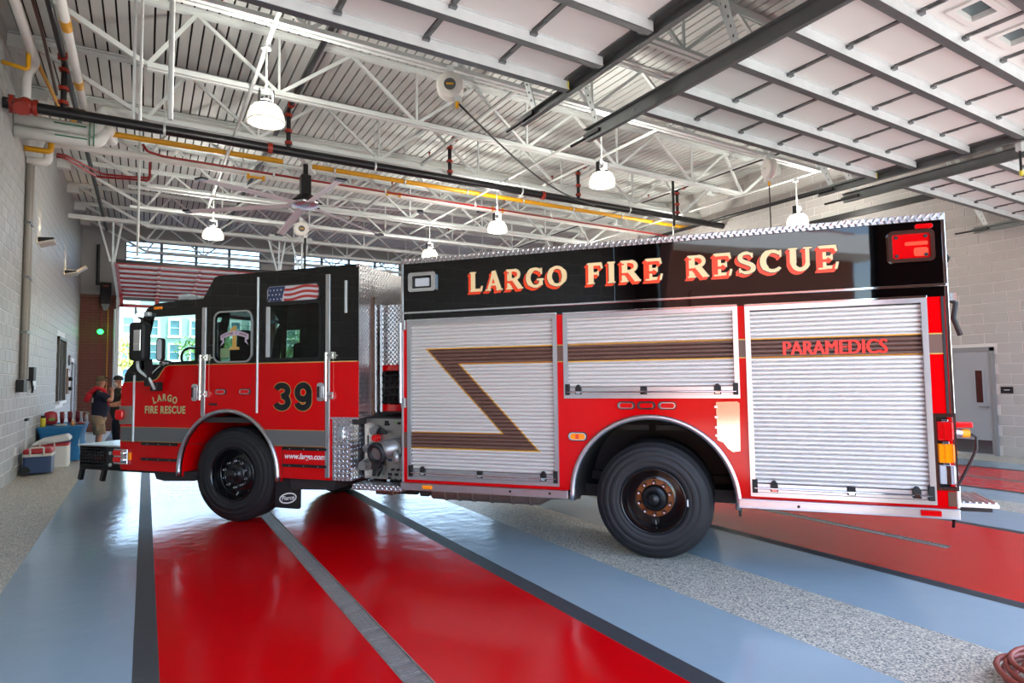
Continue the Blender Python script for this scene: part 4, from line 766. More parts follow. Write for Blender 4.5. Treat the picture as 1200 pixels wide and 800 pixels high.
# --- lettering: hand-built flared capitals
def stroke(mb, pts, w, f, a, b):
    mb.k = getattr(mb, 'k', 0)+1; b += mb.k*.00012; n = len(pts); w = w if isinstance(w, (list, tuple)) else [w]*n; Lp = []; Rp = []
    for i, p in enumerate(pts):
        d0 = V((pts[i][0]-pts[i-1][0], pts[i][1]-pts[i-1][1])) if i else None; d1 = V((pts[i+1][0]-p[0], pts[i+1][1]-p[1])) if i < n-1 else None
        d = (d0.normalized() if d0 else d1.normalized())+(d1.normalized() if d1 else d0.normalized()); d.normalize(); nn = V((-d.y, d.x)); k = 1
        if d0 and d1: k = 1/max(.5, d.dot(d1.normalized()))
        Lp.append((p[0]+nn.x*w[i]/2*k, p[1]+nn.y*w[i]/2*k)); Rp.append((p[0]-nn.x*w[i]/2*k, p[1]-nn.y*w[i]/2*k))
    for i in range(n-1): mb.prism([Lp[i], Lp[i+1], Rp[i+1], Rp[i]], a, b, f)
def ell(cx, cz, rx, rz, a0, a1, n=14): return [(cx+rx*math.cos(D2R(a0+(a1-a0)*i/n)), cz+rz*math.sin(D2R(a0+(a1-a0)*i/n))) for i in range(n+1)]
T_, t_ = .225, .15
G_ = {'L': (.70, [([(.2, 0), (.2, 1)], T_), ([(.1, .065), (.66, .065)], t_), ([(.62, .05), (.66, .27)], .09), ([(.04, .965), (.36, .965)], .07), ([(.04, .03), (.3, .03)], .06)]),
 'A': (.86, [([(.14, 0), (.42, .98)], .13), ([(.40, .98), (.70, 0)], T_), ([(.24, .3), (.62, .3)], .11), ([(.0, .035), (.28, .035)], .07), ([(.54, .035), (.86, .035)], .07)]),
 'R': (.86, [([(.2, 0), (.2, 1)], T_), ([(.1, .94), (.45, .94)], .12), (ell(.45, .725, .21, .215, 90, -90), .15), ([(.2, .5), (.45, .5)], .11), ([(.42, .5), (.72, .04)], T_), ([(.04, .03), (.36, .03)], .07), ([(.64, .04), (.86, .04)], .08), ([(.04, .965), (.3, .965)], .07)]),
 'G': (.88, [(ell(.46, .5, .35, .43, 42, 322), [.11]+[.14]*3+[T_]*6+[.15]*5), ([(.52, .40), (.86, .40)], .09), ([(.72, .12), (.72, .40)], .17), ([(.74, .66), (.74, .96)], .08)]),
 'O': (.92, [(ell(.46, .5, .35, .43, 0, 360, 24), [T_]*3+[.15]*6+[T_]*7+[.15]*6+[T_]*3)]),
 'F': (.72, [([(.2, 0), (.2, 1)], T_), ([(.1, .935), (.66, .935)], t_), ([(.62, .95), (.66, .72)], .09), ([(.2, .5), (.5, .5)], .12), ([(.5, .38), (.5, .62)], .07), ([(.04, .03), (.36, .03)], .07), ([(.04, .965), (.3, .965)], .07)]),
 'I': (.40, [([(.2, 0), (.2, 1)], T_), ([(.04, .03), (.36, .03)], .07), ([(.04, .965), (.36, .965)], .07)]),
 'E': (.74, [([(.2, 0), (.2, 1)], T_), ([(.1, .935), (.66, .935)], t_), ([(.1, .065), (.68, .065)], t_), ([(.62, .95), (.66, .74)], .09), ([(.64, .05), (.69, .28)], .09), ([(.2, .5), (.5, .5)], .12), ([(.5, .38), (.5, .62)], .07), ([(.04, .03), (.3, .03)], .07), ([(.04, .965), (.3, .965)], .07)]),
 'S': (.72, [(ell(.37, .735, .23, .195, 25, 240, 12)+ell(.37, .265, .25, .20, 60, -155, 12), [.1]*3+[.14]*4+[.18]*6+[.18]*6+[.14]*4+[.1]*3), ([(.58, .72), (.58, .93)], .07), ([(.13, .08), (.13, .28)], .07)]),
 'C': (.84, [(ell(.46, .5, .35, .43, 42, 318), [.11]+[.14]*3+[T_]*6+[.15]*4+[.11]), ([(.74, .66), (.74, .96)], .08)]),
 'U': (.88, [([(.2, 1), (.2, .35)], T_), (ell(.45, .35, .25, .29, 180, 360, 12), [T_]+[.17]*11+[.13]), ([(.70, .35), (.70, 1)], .14), ([(.04, .965), (.36, .965)], .07), ([(.56, .965), (.86, .965)], .07)])}
def word(txt, u0, u1, z0, h, parent=TR):
    wd = sum(G_[c][0] for c in txt)+.14*(len(txt)-1); sx = (u0-u1)/wd; x = 0
    for c in txt:
        gw, st = G_[c]
        f = lambda p, q, w_, ox=x: (u0-(ox+p)*sx, w_, z0+q*h)
        g = lambda dx, dz: (lambda p, q, w_, ox=x: (u0-(ox+p)*sx-dx, w_, z0+q*h+dz))
        mb = MB()
        for pts, w_ in st: stroke(mb, pts, w_, f, .0, .0060)
        face = P('letter', mb, 'cream', parent); mb = MB(); wide = lambda w_: [q+.05 for q in w_] if isinstance(w_, list) else w_+.05
        for pts, w_ in st: stroke(mb, pts, wide(w_), f, 0, .0036)
        P('letter_outline', mb, 'ink', face); mb = MB()
        for i, (dx, dz) in enumerate([(-.0045*j, -.0045*j) for j in range(1, 7)]):
            for pts, w_ in st: stroke(mb, pts, w_, g(dx, dz), 0, .0006+.00005*i)
        P('letter_shade', mb, 'orange_red', face); x += gw+.14
word('LARGO', 1.775, .752, 2.545, .200); word('FIRE', .562, -.152, 2.545, .200); word('RESCUE', -.36, -1.585, 2.545, .200)
def txt(s, size, uc, z, m, name, y=.002, off=0, shear=0, sp=1.0, sx=1.0, rot=0, parent=TR, depth=.002):
    c, sn = math.cos(rot), math.sin(rot); mb = text_mb(s, size, lambda a, b, w_: (uc-(a*c-b*sn), y+w_, z+(a*sn+b*c)), depth, off, shear, sp, 'CENTER', sx); return P(name, mb, m, parent)
N3 = ell(.31, .76, .30, .24, 165, -70, 14)+ell(.31, .26, .32, .26, 70, -165, 14)
N9 = [(.62, .66)]+ell(.33, .69, .29, .31, -15, 345, 20); N9b = [(.62, .70), (.62, .30)]+ell(.32, .28, .30, .28, 0, -165, 12)
for pts_, ux in (((N3,), 4.185), ((N9, N9b), 3.90)):
    for wd_, m_, a_, b_, nm_ in ((.335, 'gold', .0005, .0018, 'number_outline'), (.275, 'ink', .0018, .0030, 'number')):
        mb = MB()
        for q_ in pts_: stroke(mb, q_, wd_, lambda p, q, w_: (ux-p*.27, w_, 1.362+q*.25), a_, b_)
        P(nm_, mb, m_)
for dx in (-.006, 0, .006): txt('PARAMEDICS', .166, -1.518+dx, 1.832, 'paramedic', 'lettering', -.0110+dx*.02, .0, sx=.79, sp=1.02, depth=.0035)
M_['door_gold'] = mat('dull gold lettering', (206, 186, 128), .4)
for m, dx, y in (('ink', .009, .001), ('door_gold', 0, .002)):
    for i, (c, x, dz, a) in enumerate((('L', .155, -.028, 17), ('A', .078, -.004, 7), ('R', 0, .004, 0), ('G', -.08, -.004, -7), ('O', -.158, -.028, -17))): txt(c, .115, 5.872+x+dx*.6, 1.437+dz-dx*.6, m, 'lettering', y, .004, rot=D2R(a), sx=.85)
    txt('FIRE RESCUE', .125, 5.862+dx*.6, 1.286-dx*.6, m, 'lettering', y, .004, sx=.86, sp=1.12)
txt('www.largo.com', .088, 3.785, .795, 'white', 'lettering', .004, .0015, shear=.25, sp=.98)
# ---------------------------------------------------------------- cab
BD = [(5.78, 1.873), (5.83, 1.868), (5.88, 1.845), (5.93, 1.79), (5.97, 1.735), (6.02, 1.70), (6.08, 1.686), (6.15, 1.682), (6.56, 1.672)]
low = [(3.09, 1.868)]+BD+[(6.60, 1.62), (6.61, 1.3), (6.60, .62), (6.57, .575), (FA+FAr, .575)]+arc(FA, FAz, FAr, -1, 181, 32)+[(FA-FAr, .575), (3.43, .575), (3.43, 1.25), (3.09, 1.25)]
P('cab_side', plate(low, [], .03, side(-.03)), 'red')
WD = [(5.40, 2.485), (5.40, 1.925), (5.6, 1.92), (5.84, 1.912), (6.0, 1.885), (6.12, 1.84), (6.262, 1.83), (6.278, 1.93), (6.24, 2.15), (6.175, 2.47), (6.15, 2.485)]
WS = rrect(4.545, 5.09, 1.905, 2.485, .09); WR = rrect(3.595, 4.325, 1.925, 2.552, .03); WF = rrect(3.60, 4.33, 2.552, 2.742, .05)
WF = rrect(3.605, 4.325, 2.575, 2.752, .05); WR = rrect(3.60, 4.32, 1.925, 2.535, .04)
up = [(6.56, 1.674), (6.555, 1.76), (6.50, 1.84), (6.42, 1.90), (6.36, 2.12), (6.27, 2.46), (6.22, 2.56), (6.15, 2.62), (6.0, 2.655), (5.28, 2.672), (5.11, 2.915), (5.05, 2.935), (3.09, 2.935), (3.09, 1.868)]+BD[:-1]
for y, fl in ((-.03, 0), (-W, 1)): P('cab_upper', plate(up, [WD, WS, WR, WF] if not fl else [WD, WS, WR], .03, side(y)), 'black')
P('cab_side', plate(low, [], .03, side(-W)), 'red')
P('window_glass', MB().prism(WD, 0, .004, side(-.022)), glass_mat('green tinted glass', (224, 238, 231))); P('window_glass', MB().prism(WS, 0, .004, side(-.022)), 'tint'); P('window_glass', MB().prism(WR, 0, .004, side(-.022)), 'tint')
P('window_glass', MB().prism(WD, 0, .004, side(-W+.01)).prism(WS, 0, .004, side(-W+.01)).prism(WR, 0, .004, side(-W+.01)), 'glass')
ring = lambda o, g: plate([( (sum(p[0] for p in o)/len(o))+(u-(sum(p[0] for p in o)/len(o)))*(1+g*1.0), (sum(p[1] for p in o)/len(o))+(v-(sum(p[1] for p in o)/len(o)))*(1+g)) for u, v in o], [o], .012, side(0))
P('window_frame', ring(WS, .06), 'alu'); P('window_frame', plate(rrect(3.575, 4.345, 1.90, 2.56, .05), [WR], .008, side(0)), 'black_steel'); P('window_frame', plate(rrect(3.585, 4.345, 2.56, 2.77, .06), [WF], .008, side(0)), 'black_steel')
P('window_slider', B(4.285, 4.325, -.01, .012, 1.94, 2.52), 'galv')
# roof, floor, ends
P('cab_roof', MB().prism([(3.09, 2.935), (5.05, 2.935), (5.11, 2.915), (5.28, 2.672), (6.0, 2.655), (6.15, 2.62), (6.15, 2.58), (5.98, 2.61), (5.24, 2.63), (5.07, 2.88), (3.09, 2.90)], -W+.03, -.03, lambda u, v, w_: (u, w_, v)), 'black')
P('cab_rear_wall', B(3.085, 3.11, -W+.02, -.004, 1.25, 2.932), 'diamond'); P('cab_rear_edge', B(3.08, 3.12, -.3, .002, 2.90, 2.937), 'diamond')
P('cab_rear_rib', B(3.055, 3.085, -.27, -.25, 1.27, 2.6), 'copper'); P('cab_floor', B(3.12, 6.5, -W+.03, -.03, 1.18, 1.24), 'liner')
P('cab_nose', MB().prism([(6.57, .575), (6.60, .62), (6.62, 1.3), (6.60, 1.66), (6.50, 1.66), (6.50, .575)], -W+.03, -.03, lambda u, v, w_: (u, w_, v)), 'red', bev=.02)
P('cowl', MB().prism([(6.60, 1.66), (6.555, 1.76), (6.48, 1.85), (6.40, 1.90), (6.30, 1.80), (6.48, 1.66)], -W+.03, -.03, lambda u, v, w_: (u, w_, v)), 'black')
for y in (-.06, -1.27, -W+.03): P('windscreen_post', MB().prism([(6.42, 1.9), (6.36, 2.12), (6.27, 2.46), (6.20, 2.60), (6.10, 2.60), (6.30, 1.88)], y, y+.05, lambda u, v, w_: (u, w_, v)), 'black')
P('windscreen', MB().add([(6.40, -W+.08, 1.90), (6.40, -.06, 1.90), (6.24, -.06, 2.52), (6.24, -W+.08, 2.52)], [(0, 1, 2, 3)]), 'glass')
P('gold_line', MB().tube([(u, .001, z+.002) for u, z in [(3.1, 1.868)]+BD], .006, 5), 'gold')
P('quarter_handle', MB().tube([(6.13, .004, 1.74), (6.05, .02, 1.79), (5.98, .02, 1.84), (5.95, .004, 1.87)], .008, 6), 'galv')
P('name_badge', MB().prism([(5.86+.11*math.cos(a), 1.905+.032*math.sin(a)) for a in [i*math.pi/12 for i in range(24)]], .001, .008, side(0)), 'chrome'); P('badge_plate', MB().prism([(5.86+.095*math.cos(a), 1.905+.022*math.sin(a)) for a in [i*math.pi/12 for i in range(24)]], .008, .010, side(0)), 'ink'); txt('Pierce', .042, 5.86, 1.892, 'white', 'lettering', .011, .0005, shear=.3)
# stripes and seams
def band(pts, z0, z1, m='grey_stripe'): P('side_stripe', MB().prism(pts, .0005, .002, side(0)), m)
band([(6.60, .935), (6.60, 1.11), (FA+.52, 1.11), (FA+.645, .935)], 0, 0); band([(FA-.645, .935), (FA-.52, 1.11), (3.49, 1.11), (3.49, .935)], 0, 0)
for z in (1.108, .931):
    d = math.sqrt(max(0, (FAr)**2-(z-FAz)**2))
    P('gold_line', B(FA+d+.01, 6.60, 0, .0035, z, z+.006).box(3.49, FA-d-.01, 0, .0035, z, z+.006), 'gold')
P('door_seam', B(4.455, 4.462, 0, .003, 1.30, 2.88).box(5.28, 6.2, 0, .004, 2.585, 2.592).box(3.49, 4.45, 0, .003, 2.86, 2.868), 'dark')
P('door_hinge', MB().cyl((6.375, .008, .93), (6.375, .008, 1.76), .014, n=8), 'galv'); P('door_hinge', MB().cyl((4.447, .008, 1.30), (4.447, .008, 2.875), .013, n=8), 'galv')
for a, b, zs in ((5.225, 5.285, (1.255, 2.56)), (3.455, 3.51, (.60, 2.845))): P('door_post', B(a, b, -.002, .012, *zs), 'alu', bev=.004)
for u, z0, z1, br in ((5.245, 1.45, 1.985, (1.52, 1.955)), (3.463, 1.44, 1.97, (1.50, 1.94))):
    t = P('grab_rail', MB().cyl((u+.005, .06, z0), (u+.005, .06, z1), .017, n=10), 'chrome')
    for z in br: P('rail_bracket', B(u-.065, u-.03, 0, .03, z-.04, z+.04).box(u-.06, u+.02, .03, .07, z-.012, z+.012), 'chrome', t, .004)
for uc in (5.385, 3.573):
    t = P('door_handle', MB().prism(rrect(uc-.048, uc+.048, 1.435, 1.64, .03), 0, .012, side(0)), 'chrome', bev=.003)
    P('handle_cup', MB().prism(rrect(uc+.0, uc+.042, 1.475, 1.60, .018), .012, .016, side(0)), 'dark', t); P('handle_grip', B(uc-.04, uc-.005, .012, .045, 1.465, 1.61), 'alu', t, .008)
for u in (4.985, 4.625): t = oval(u, 1.545, .15, .055, 'tail_red', 'marker'); 
P('nameplate', B(5.04, 5.16, 0, .006, 1.385, 1.41), 'dark'); P('roof_marker', B(3.232, 3.262, 0, .014, 2.40, 2.76), 'galv', bev=.004)
P('front_marker', B(5.93, 6.06, 0, .018, 2.575, 2.61), 'amber', bev=.006); P('camera_bracket', B(6.10, 6.18, 0, .06, 2.49, 2.545), 'galv', bev=.01)
# lower compartments and steps
for a, b in ((5.645, 6.225), (3.49, 4.08)):
    for z in (.905, .718): s = P('step_strip', MB().prism(rrect(a, b, z-.014, z+.016, .012), 0, .02, side(0)), 'dark'); P('strip_bolts', MB().add([], []) if False else B(a+.1, a+.11, .02, .022, z-.004, z+.004).box(b-.11, b-.1, .02, .022, z-.004, z+.004).box((a+b)/2-.005, (a+b)/2+.005, .02, .022, z-.004, z+.004), 'galv', s)
P('panel_seam', B(5.638, 5.644, 0, .003, .58, .90).box(4.085, 4.09, 0, .003, .58, .90).box(3.43, 6.58, 0, .003, .922, .928), 'dark')
P('fuel_step', MB().prism([(5.38, .575), (6.10, .575), (6.05, .47), (5.92, .45), (5.45, .47)], -.5, -.06, lambda u, v, w_: (u, w_, v)), 'liner'); P('fuel_step', MB().prism([(3.40, .575), (4.05, .575), (4.0, .44), (3.45, .46)], -.5, -.06, lambda u, v, w_: (u, w_, v)), 'liner')
P('mud_flap', MB().prism(rrect(3.92, 4.27, .215, .60, .03), -.115, -.10, lambda u, v, w_: (u, w_, v)), 'rubber')
e = [i*math.pi/14 for i in range(28)]
P('flap_emblem', plate([(4.09+.12*math.cos(a), .33+.062*math.sin(a)+.05*math.cos(a)*-.4) for a in e], [[(4.09+.105*math.cos(a), .33+.046*math.sin(a)+.045*math.cos(a)*-.4) for a in e]], .003, side(-.10)), 'white'); txt('Pierce', .07, 4.09, .31, 'white', 'flap_lettering', -.098, .001, shear=.3, sx=1.0, rot=D2R(8))
P('cab_front_plate', MB().prism(rrect(6.392, 6.615, 1.145, 1.372, .01), 0, .012, side(0)), 'stainless', bev=.003); P('cab_front_light', MB().prism(rrect(6.53, 6.65, 1.20, 1.33, .04), .012, .05, side(0)), 'tail_red', bev=.01)
t = P('front_warning_lights', B(6.445, 6.675, 0, .03, .645, .835), 'chrome', bev=.006)
for z in (.70, .785): P('lens', B(6.53, 6.668, .03, .05, z-.032, z+.032), 'tail_red', t, .008); P('lamp_nose', MB().ball((6.50, .035, z), .035, 10), 'chrome', t)
P('front_marker', B(6.40, 6.44, 0, .02, .70, .79), 'amber', bev=.004)
# bumper with hose tray
P('bumper_tray', B(6.60, 7.36, -W+.25, -.03, .55, .60).box(6.60, 7.36, -.06, -.03, .55, .62).box(7.33, 7.36, -W+.25, -.03, .55, .85).box(6.62, 6.90, -.07, -.03, .55, .85), 'black_steel')
net = MB()
for i in range(9): net.tube([(6.92+i*.052, -.03, .60), (6.92+i*.052, -.02, .72), (6.92+i*.052, -.03, .83)], .009, 5)
for k in range(6): net.tube([(6.90, -.02, .61+k*.042), (7.34, -.02, .61+k*.042)], .009, 5)
P('tray_net', net, 'dark'); P('tray_hose', MB().tube([(6.95, -.15, .66), (7.28, -.15, .66), (7.28, -.5, .70), (6.95, -.5, .70)], .05, 8), 'red_pipe')
for z in (.62, .77): P('bumper_bolt', MB().cyl((6.80, -.03, z), (6.80, -.015, z), .022, n=10), 'galv')
P('bumper_top', B(6.58, 7.38, -W+.2, -.01, .85, .87), 'diamond', bev=.004); P('bumper_rail', B(6.2, 7.0, -.9, -.3, .49, .555), 'black_steel')
for u in (7.33, 6.93): P('tow_hook', MB().bar((u, -.05, .56), (u+.04, -.05, .41), .045, .05), 'black_steel')
# lightbar and mirror
t = P('light_bar', B(5.80, 6.02, -.95, -.25, 2.69, 2.72), 'black_steel'); 
for i, y in enumerate((-.28, -.44, -.60, -.76)): P('beacon_lens', B(5.83, 6.0, y-.14, y, 2.72, 2.80), 'clear', t, .015)
t = P('wing_mirror', B(5.93, 6.16, .14, .28, 1.93, 2.40), 'dark', bev=.04)
P('mirror_glass', B(5.95, 6.06, .28, .286, 2.05, 2.30), 'chrome', t, .01); P('mirror_frame', MB().tube(rounded([(6.12, .02, 2.44), (6.10, .2, 2.46), (5.96, .26, 2.44), (5.96, .26, 2.38)], .05), .016, 8), 'black_steel', t)
P('mirror_arm', MB().tube(rounded([(6.09, .2, 1.93), (6.08, .2, 1.82), (5.94, .16, 1.72), (5.92, .10, 1.58)], .06), .018, 8), 'galv', t); P('mirror_post', B(5.94, 6.0, .12, .18, 1.62, 1.95), 'dark', t); P('mirror_foot', B(5.90, 6.0, 0, .10, 1.56, 1.67), 'dark', t, .01); P('convex_mirror', MB().prism(rrect(5.70, 5.80, 1.92, 2.2, .045), .15, .19, side(0)), 'black_steel', t); P('convex_glass', MB().prism(rrect(5.715, 5.785, 1.935, 2.185, .03), .19, .194, side(0)), 'clear', t)
# inside the cab
for u, y in ((5.2, -.6), (5.2, -1.9), (4.15, -.5), (4.15, -1.9), (3.5, -.6), (3.5, -1.3), (3.5, -1.9)):
    t = P('cab_seat', B(u-.05, u+.45, y-.23, y+.23, 1.3, 1.5), 'seat', bev=.05); P('seat_back', B(u-.10, u+.06, y-.22, y+.22, 1.45, 2.12), 'seat', t, .05); P('head_rest', B(u-.09, u+.03, y-.13, y+.13, 2.1, 2.32), 'seat', t, .04)
P('dashboard', B(6.16, 6.38, -W+.1, -.1, 1.3, 1.84), 'liner', bev=.05); st = P('steering_wheel', MB().tube([(6.02+.08*math.sin(a), -.6+.22*math.cos(a), 1.93+.19*math.sin(a)) for a in [i*math.pi/14 for i in range(28)]], .016, 6, True), 'dark'); P('steering_column', MB().cyl((6.02, -.6, 1.93), (6.25, -.6, 1.7), .035, n=8).bar((6.02, -.82, 1.93), (6.02, -.38, 1.93), .03, .02), 'dark', st)
P('visor_mirror', B(5.70, 5.85, -.8, -.55, 2.36, 2.46), 'dark', bev=.02); P('grab_pole', MB().cyl((4.88, -.9, 1.24), (4.80, -.9, 2.88), .03, n=8), 'red_pipe')
P('engine_cover', B(4.3, 5.9, -1.6, -.9, 1.24, 1.62), 'liner', bev=.06)
# window graphics: a flag print, a gold numeral under a ribbon, a small notice
M_['flag_red'] = mat('flag red print', (170, 52, 46), .4); M_['flag_white'] = mat('flag white print', (206, 204, 208), .4); M_['flag_blue'] = mat('flag blue print', (42, 60, 96), .4)
t = P('window_flag', MB().prism(WF, -.004, 0, side(-.004)), 'flag_white'); wv = lambda u: .012*math.sin((4.325-u)*15)+.03*(4.0-u)/.4*.5
x0, x1 = 4.09, 3.61
for k in range(3):
    z = 2.598+k*.058; vs = []
    for i in range(17): u = x0+(x1-x0)*i/16; zz = z+wv(u)-.012; vs += [(u, -.0035, max(2.577, min(2.750, zz))), (u, -.0035, max(2.578, min(2.751, zz+.03)))]
    P('flag_stripe', MB().add(vs, [(2*i, 2*i+1, 2*i+3, 2*i+2) for i in range(16)]), 'flag_red', t)
P('flag_canton', MB().prism([(4.32, 2.60), (4.31, 2.735), (4.28, 2.749), (4.07, 2.749), (4.10, 2.66), (4.12, 2.578), (4.28, 2.578)], -.0036, -.003, side(0)), 'flag_blue', t)
for i in range(4):
    for k in range(3):
        u, z = 4.28-i*.05+(k % 2)*.02, 2.605+k*.052; a = [math.pi/2+j*math.pi/5 for j in range(10)]
        P('flag_star', MB().prism([(u+(.014 if j % 2 == 0 else .006)*math.cos(b), z+(.014 if j % 2 == 0 else .006)*math.sin(b)) for j, b in enumerate(a)], -.0028, -.0022, side(0)), 'flag_white', t)
M_['numeral_gold'] = mat('gold numeral', (206, 160, 84), .4); M_['ribbon'] = mat('pale ribbon print', (206, 186, 204), .4); M_['notice'] = mat('green notice', (126, 150, 108), .5)
P('window_numeral', MB().prism([(4.885, 2.04), (4.735, 2.04), (4.735, 2.065), (4.78, 2.08), (4.78, 2.32), (4.83, 2.32), (4.885, 2.27), (4.885, 2.245), (4.84, 2.26), (4.84, 2.08), (4.885, 2.065)], 0, .001, side(-.016)), 'numeral_gold')
rb = lambda u: 2.165+.045*(1-((u-4.81)/.2)**2); us = [4.60+.021*i for i in range(21)]
rbn = P('window_ribbon', MB().add([q for u in us for q in ((u, -.0145, rb(u)), (u, -.0145, rb(u)+.055))], [(2*i, 2*i+2, 2*i+3, 2*i+1) for i in range(20)]).prism([(5.02, 2.09), (4.985, 2.15), (5.02, 2.165), (4.97, 2.185), (4.965, 2.13)], 0, .001, side(-.016)).prism([(4.60, 2.09), (4.635, 2.15), (4.60, 2.165), (4.65, 2.185), (4.655, 2.13)], 0, .001, side(-.016)), 'ribbon')
for i, c in enumerate('SECOND 2 NONE'):
    u = 4.985-.35*i/12; txt(c, .04, u, rb(u)+.014, 'brown', 'lettering', -.0135, .0006, parent=rbn) if c != ' ' else None
P('window_notice', MB().prism(rrect(4.88, 5.02, 1.95, 2.06, .004), 0, .001, side(-.016)), 'notice')
# --- gap behind the cab: crosslays and pump panel
P('crosslay_panel', B(2.56, 3.05, -.46, -.40, 1.83, 2.515), 'diamond'); P('crosslay_edge', B(3.03, 3.06, -.47, -.39, 1.30, 2.52), 'alu'); P('crosslay_band', B(2.56, 3.03, -.45, -.395, 1.765, 1.83).box(2.56, 3.03, -.45, -.395, 1.305, 1.385), 'red')
P('crosslay_bay', B(2.56, 3.05, -2.0, -.62, 1.3, 2.3), 'liner'); P('crosslay_hose', MB().tube([(3.0, -.56, 1.44), (2.6, -.56, 1.44), (2.6, -.56, 1.5), (3.0, -.56, 1.5), (3.0, -.56, 1.58), (2.6, -.56, 1.58), (2.6, -.56, 1.66), (3.0, -.56, 1.66)], .035, 6), 'muffler')
net = MB()
for i in range(7): net.tube([(2.58+i*.07, -.41, 1.385), (2.585+i*.07, -.385, 1.57), (2.58+i*.07, -.41, 1.765)], .012, 5)
for k in range(5): net.tube([(2.57, -.40, 1.42+k*.075), (3.03, -.385, 1.41+k*.075)], .012, 5)
P('hose_net', net, 'dark'); P('upper_cabinet', B(2.56, 3.0, -1.6, -1.0, 2.5, 2.84), 'diamond'); P('hosebed_side', B(1.2, 2.5, -1.32, -1.28, 2.92, 3.03), 'diamond'); P('upper_cabinet', B(2.56, 2.72, -.9, -.5, 2.5, 2.8), 'black_steel')
P('step_cabinet', B(3.185, 3.43, -.35, -.002, .575, 1.25), 'diamond', bev=.006); t = P('cabinet_latch', MB().prism(rrect(3.27, 3.345, .99, 1.17, .03), 0, .008, side(0)), 'chrome', bev=.002); P('latch_grip', B(3.275, 3.30, .008, .03, 1.02, 1.14), 'alu', t, .006)
P('cabinet_trim', B(3.09, 3.44, -.01, .004, 1.24, 1.262), 'diamond')
pp = P('pump_panel', B(2.555, 3.14, -.22, -.20, .58, 1.235), 'stainless'); P('pump_housing', B(2.555, 3.17, -2.2, -.22, .58, 1.25), 'liner')
P('running_board', B(2.54, 3.15, -.40, .03, .495, .555), 'diamond', bev=.008)
Y = -.2
def valve(name, u, z, r, L, m='cast', du=0, dz=0): 
    t = P(name, MB().cyl((u, Y, z), (u+du, Y+L, z+dz), r, n=16).cyl((u+du*.3, Y+L*.3, z+dz*.3), (u+du*.45, Y+L*.45, z+dz*.45), r*1.35, n=16), m, pp, .003); return t
valve('main_intake', 2.68, .925, .095, .17); P('intake_elbow', MB().tube([(2.66, Y, .94), (2.68, -.10, .945), (2.76, -.04, .925), (2.83, .0, .90)], [.10, .10, .095, .085], 16), 'cast', pp)
P('intake_ring', MB().lathe([(.06, 0), (.105, 0), (.115, .02), (.115, .05), (.105, .07), (.075, .07), (.065, .03)], (2.84, -.01, .895), (.16, .96, -.2), 28), 'rubber', pp); P('intake_cap', MB().cyl((2.84, -.02, .895), (2.848, .03, .885), .072, n=20), 'cast', pp)
P('relief_pipe', MB().tube([(2.66, -.05, .92), (2.63, 0, .87), (2.62, 0, .80)], .035, 10), 'cast', pp)
for u, z, r, L, m in ((2.98, 1.11, .04, .10, 'cast'), (2.97, 1.03, .035, .08, 'tail_red'), (3.05, .92, .042, .12, 'cast'), (3.08, .74, .05, .15, 'cast'), (2.64, .735, .04, .06, 'cast')): valve('discharge_cap', u, z, r, L, m)
P('drain_valve', MB().cyl((2.98, Y, .76), (2.98, Y+.06, .76), .075, n=18), 'liner', pp)
P('valve_lever', MB().tube([(2.93, Y+.03, 1.13), (2.93, Y+.07, 1.09), (2.82, Y+.07, 1.09)], .018, 8).tube([(2.90, Y+.02, .80), (2.89, Y+.05, .70), (2.94, Y+.05, .62)], .014, 8).tube([(3.0, Y+.02, .70), (2.99, Y+.05, .62)], .02, 8), 'dark', pp)
for u, z in ((2.86, 1.175), (2.835, 1.175), (2.60, 1.20), (2.70, 1.19), (2.78, .69), (2.71, .69), (2.66, .69), (2.82, .60), (2.75, .58), (2.67, .58)): P('panel_knob', MB().cyl((u, Y, z), (u, Y+.03, z), .014, n=8), 'dark', pp)
for u, z, c in ((2.86, 1.20, 'plaque'), (2.74, 1.20, 'notice'), (2.73, .80, 'flag_red'), (2.82, .79, 'flag_blue'), (2.82, .635, 'plaque'), (2.74, .635, 'plaque'), (2.66, .635, 'plaque')): P('panel_label', B(u-.025, u+.025, Y, Y+.003, z-.015, z+.015), c, pp)
P('white_knob', MB().ball((2.83, Y+.02, .575), .02, 8), 'white', pp); P('panel_slot', B(3.09, 3.105, Y, Y+.004, .95, 1.05), 'dark', pp)
P('suction_pipe', MB().cyl((3.13, -.5, .53), (3.6, -.5, .50), .06, n=10), 'liner'); P('chassis_rail', B(-2.2, 6.4, -.95, -.82, .46, .66).box(-2.2, 6.4, -W+.82, -W+.95, .46, .66), 'liner'); P('air_tank', MB().cyl((2.62, -.45, .47), (2.95, -.45, .47), .09, n=12), 'liner'); P('outlet_cap', B(2.66, 2.88, -.1, 0, .455, .495), 'copper', bev=.01)
t = P('exhaust_muffler', MB().cyl((1.17, -.35, .47), (2.36, -.35, .47), .10, n=20), 'muffler')
for u in (1.25, 1.45, 1.68, 1.88, 2.05, 2.2): P('muffler_band', MB().lathe([(.1, -.014), (.108, -.01), (.108, .01), (.1, .014)], (u, -.35, .47), (1, 0, 0), 20), 'muffler', t)
P('muffler_cone', MB().cyl((1.17, -.35, .47), (1.05, -.35, .48), .1, .05, 16).cyl((1.05, -.35, .48), (.75, -.35, .5), .05, n=10), 'muffler', t); P('muffler_bracket', MB().prism([(2.5, .56), (2.3, .56), (2.36, .42), (2.45, .42)], -.5, -.2, lambda u, v, w_: (u, w_, v)), 'liner')
P('under_box', B(-1.45, -1.05, -.6, -.25, .47, .53).box(-.95, .9, -1.1, -.5, .46, .58).box(-2.2, -1.9, -.7, -.3, .50, .53), 'dark'); P('flap_pin', MB().cyl((-.742, -.01, .545), (-.742, -.01, .45), .012, n=8), 'dark')
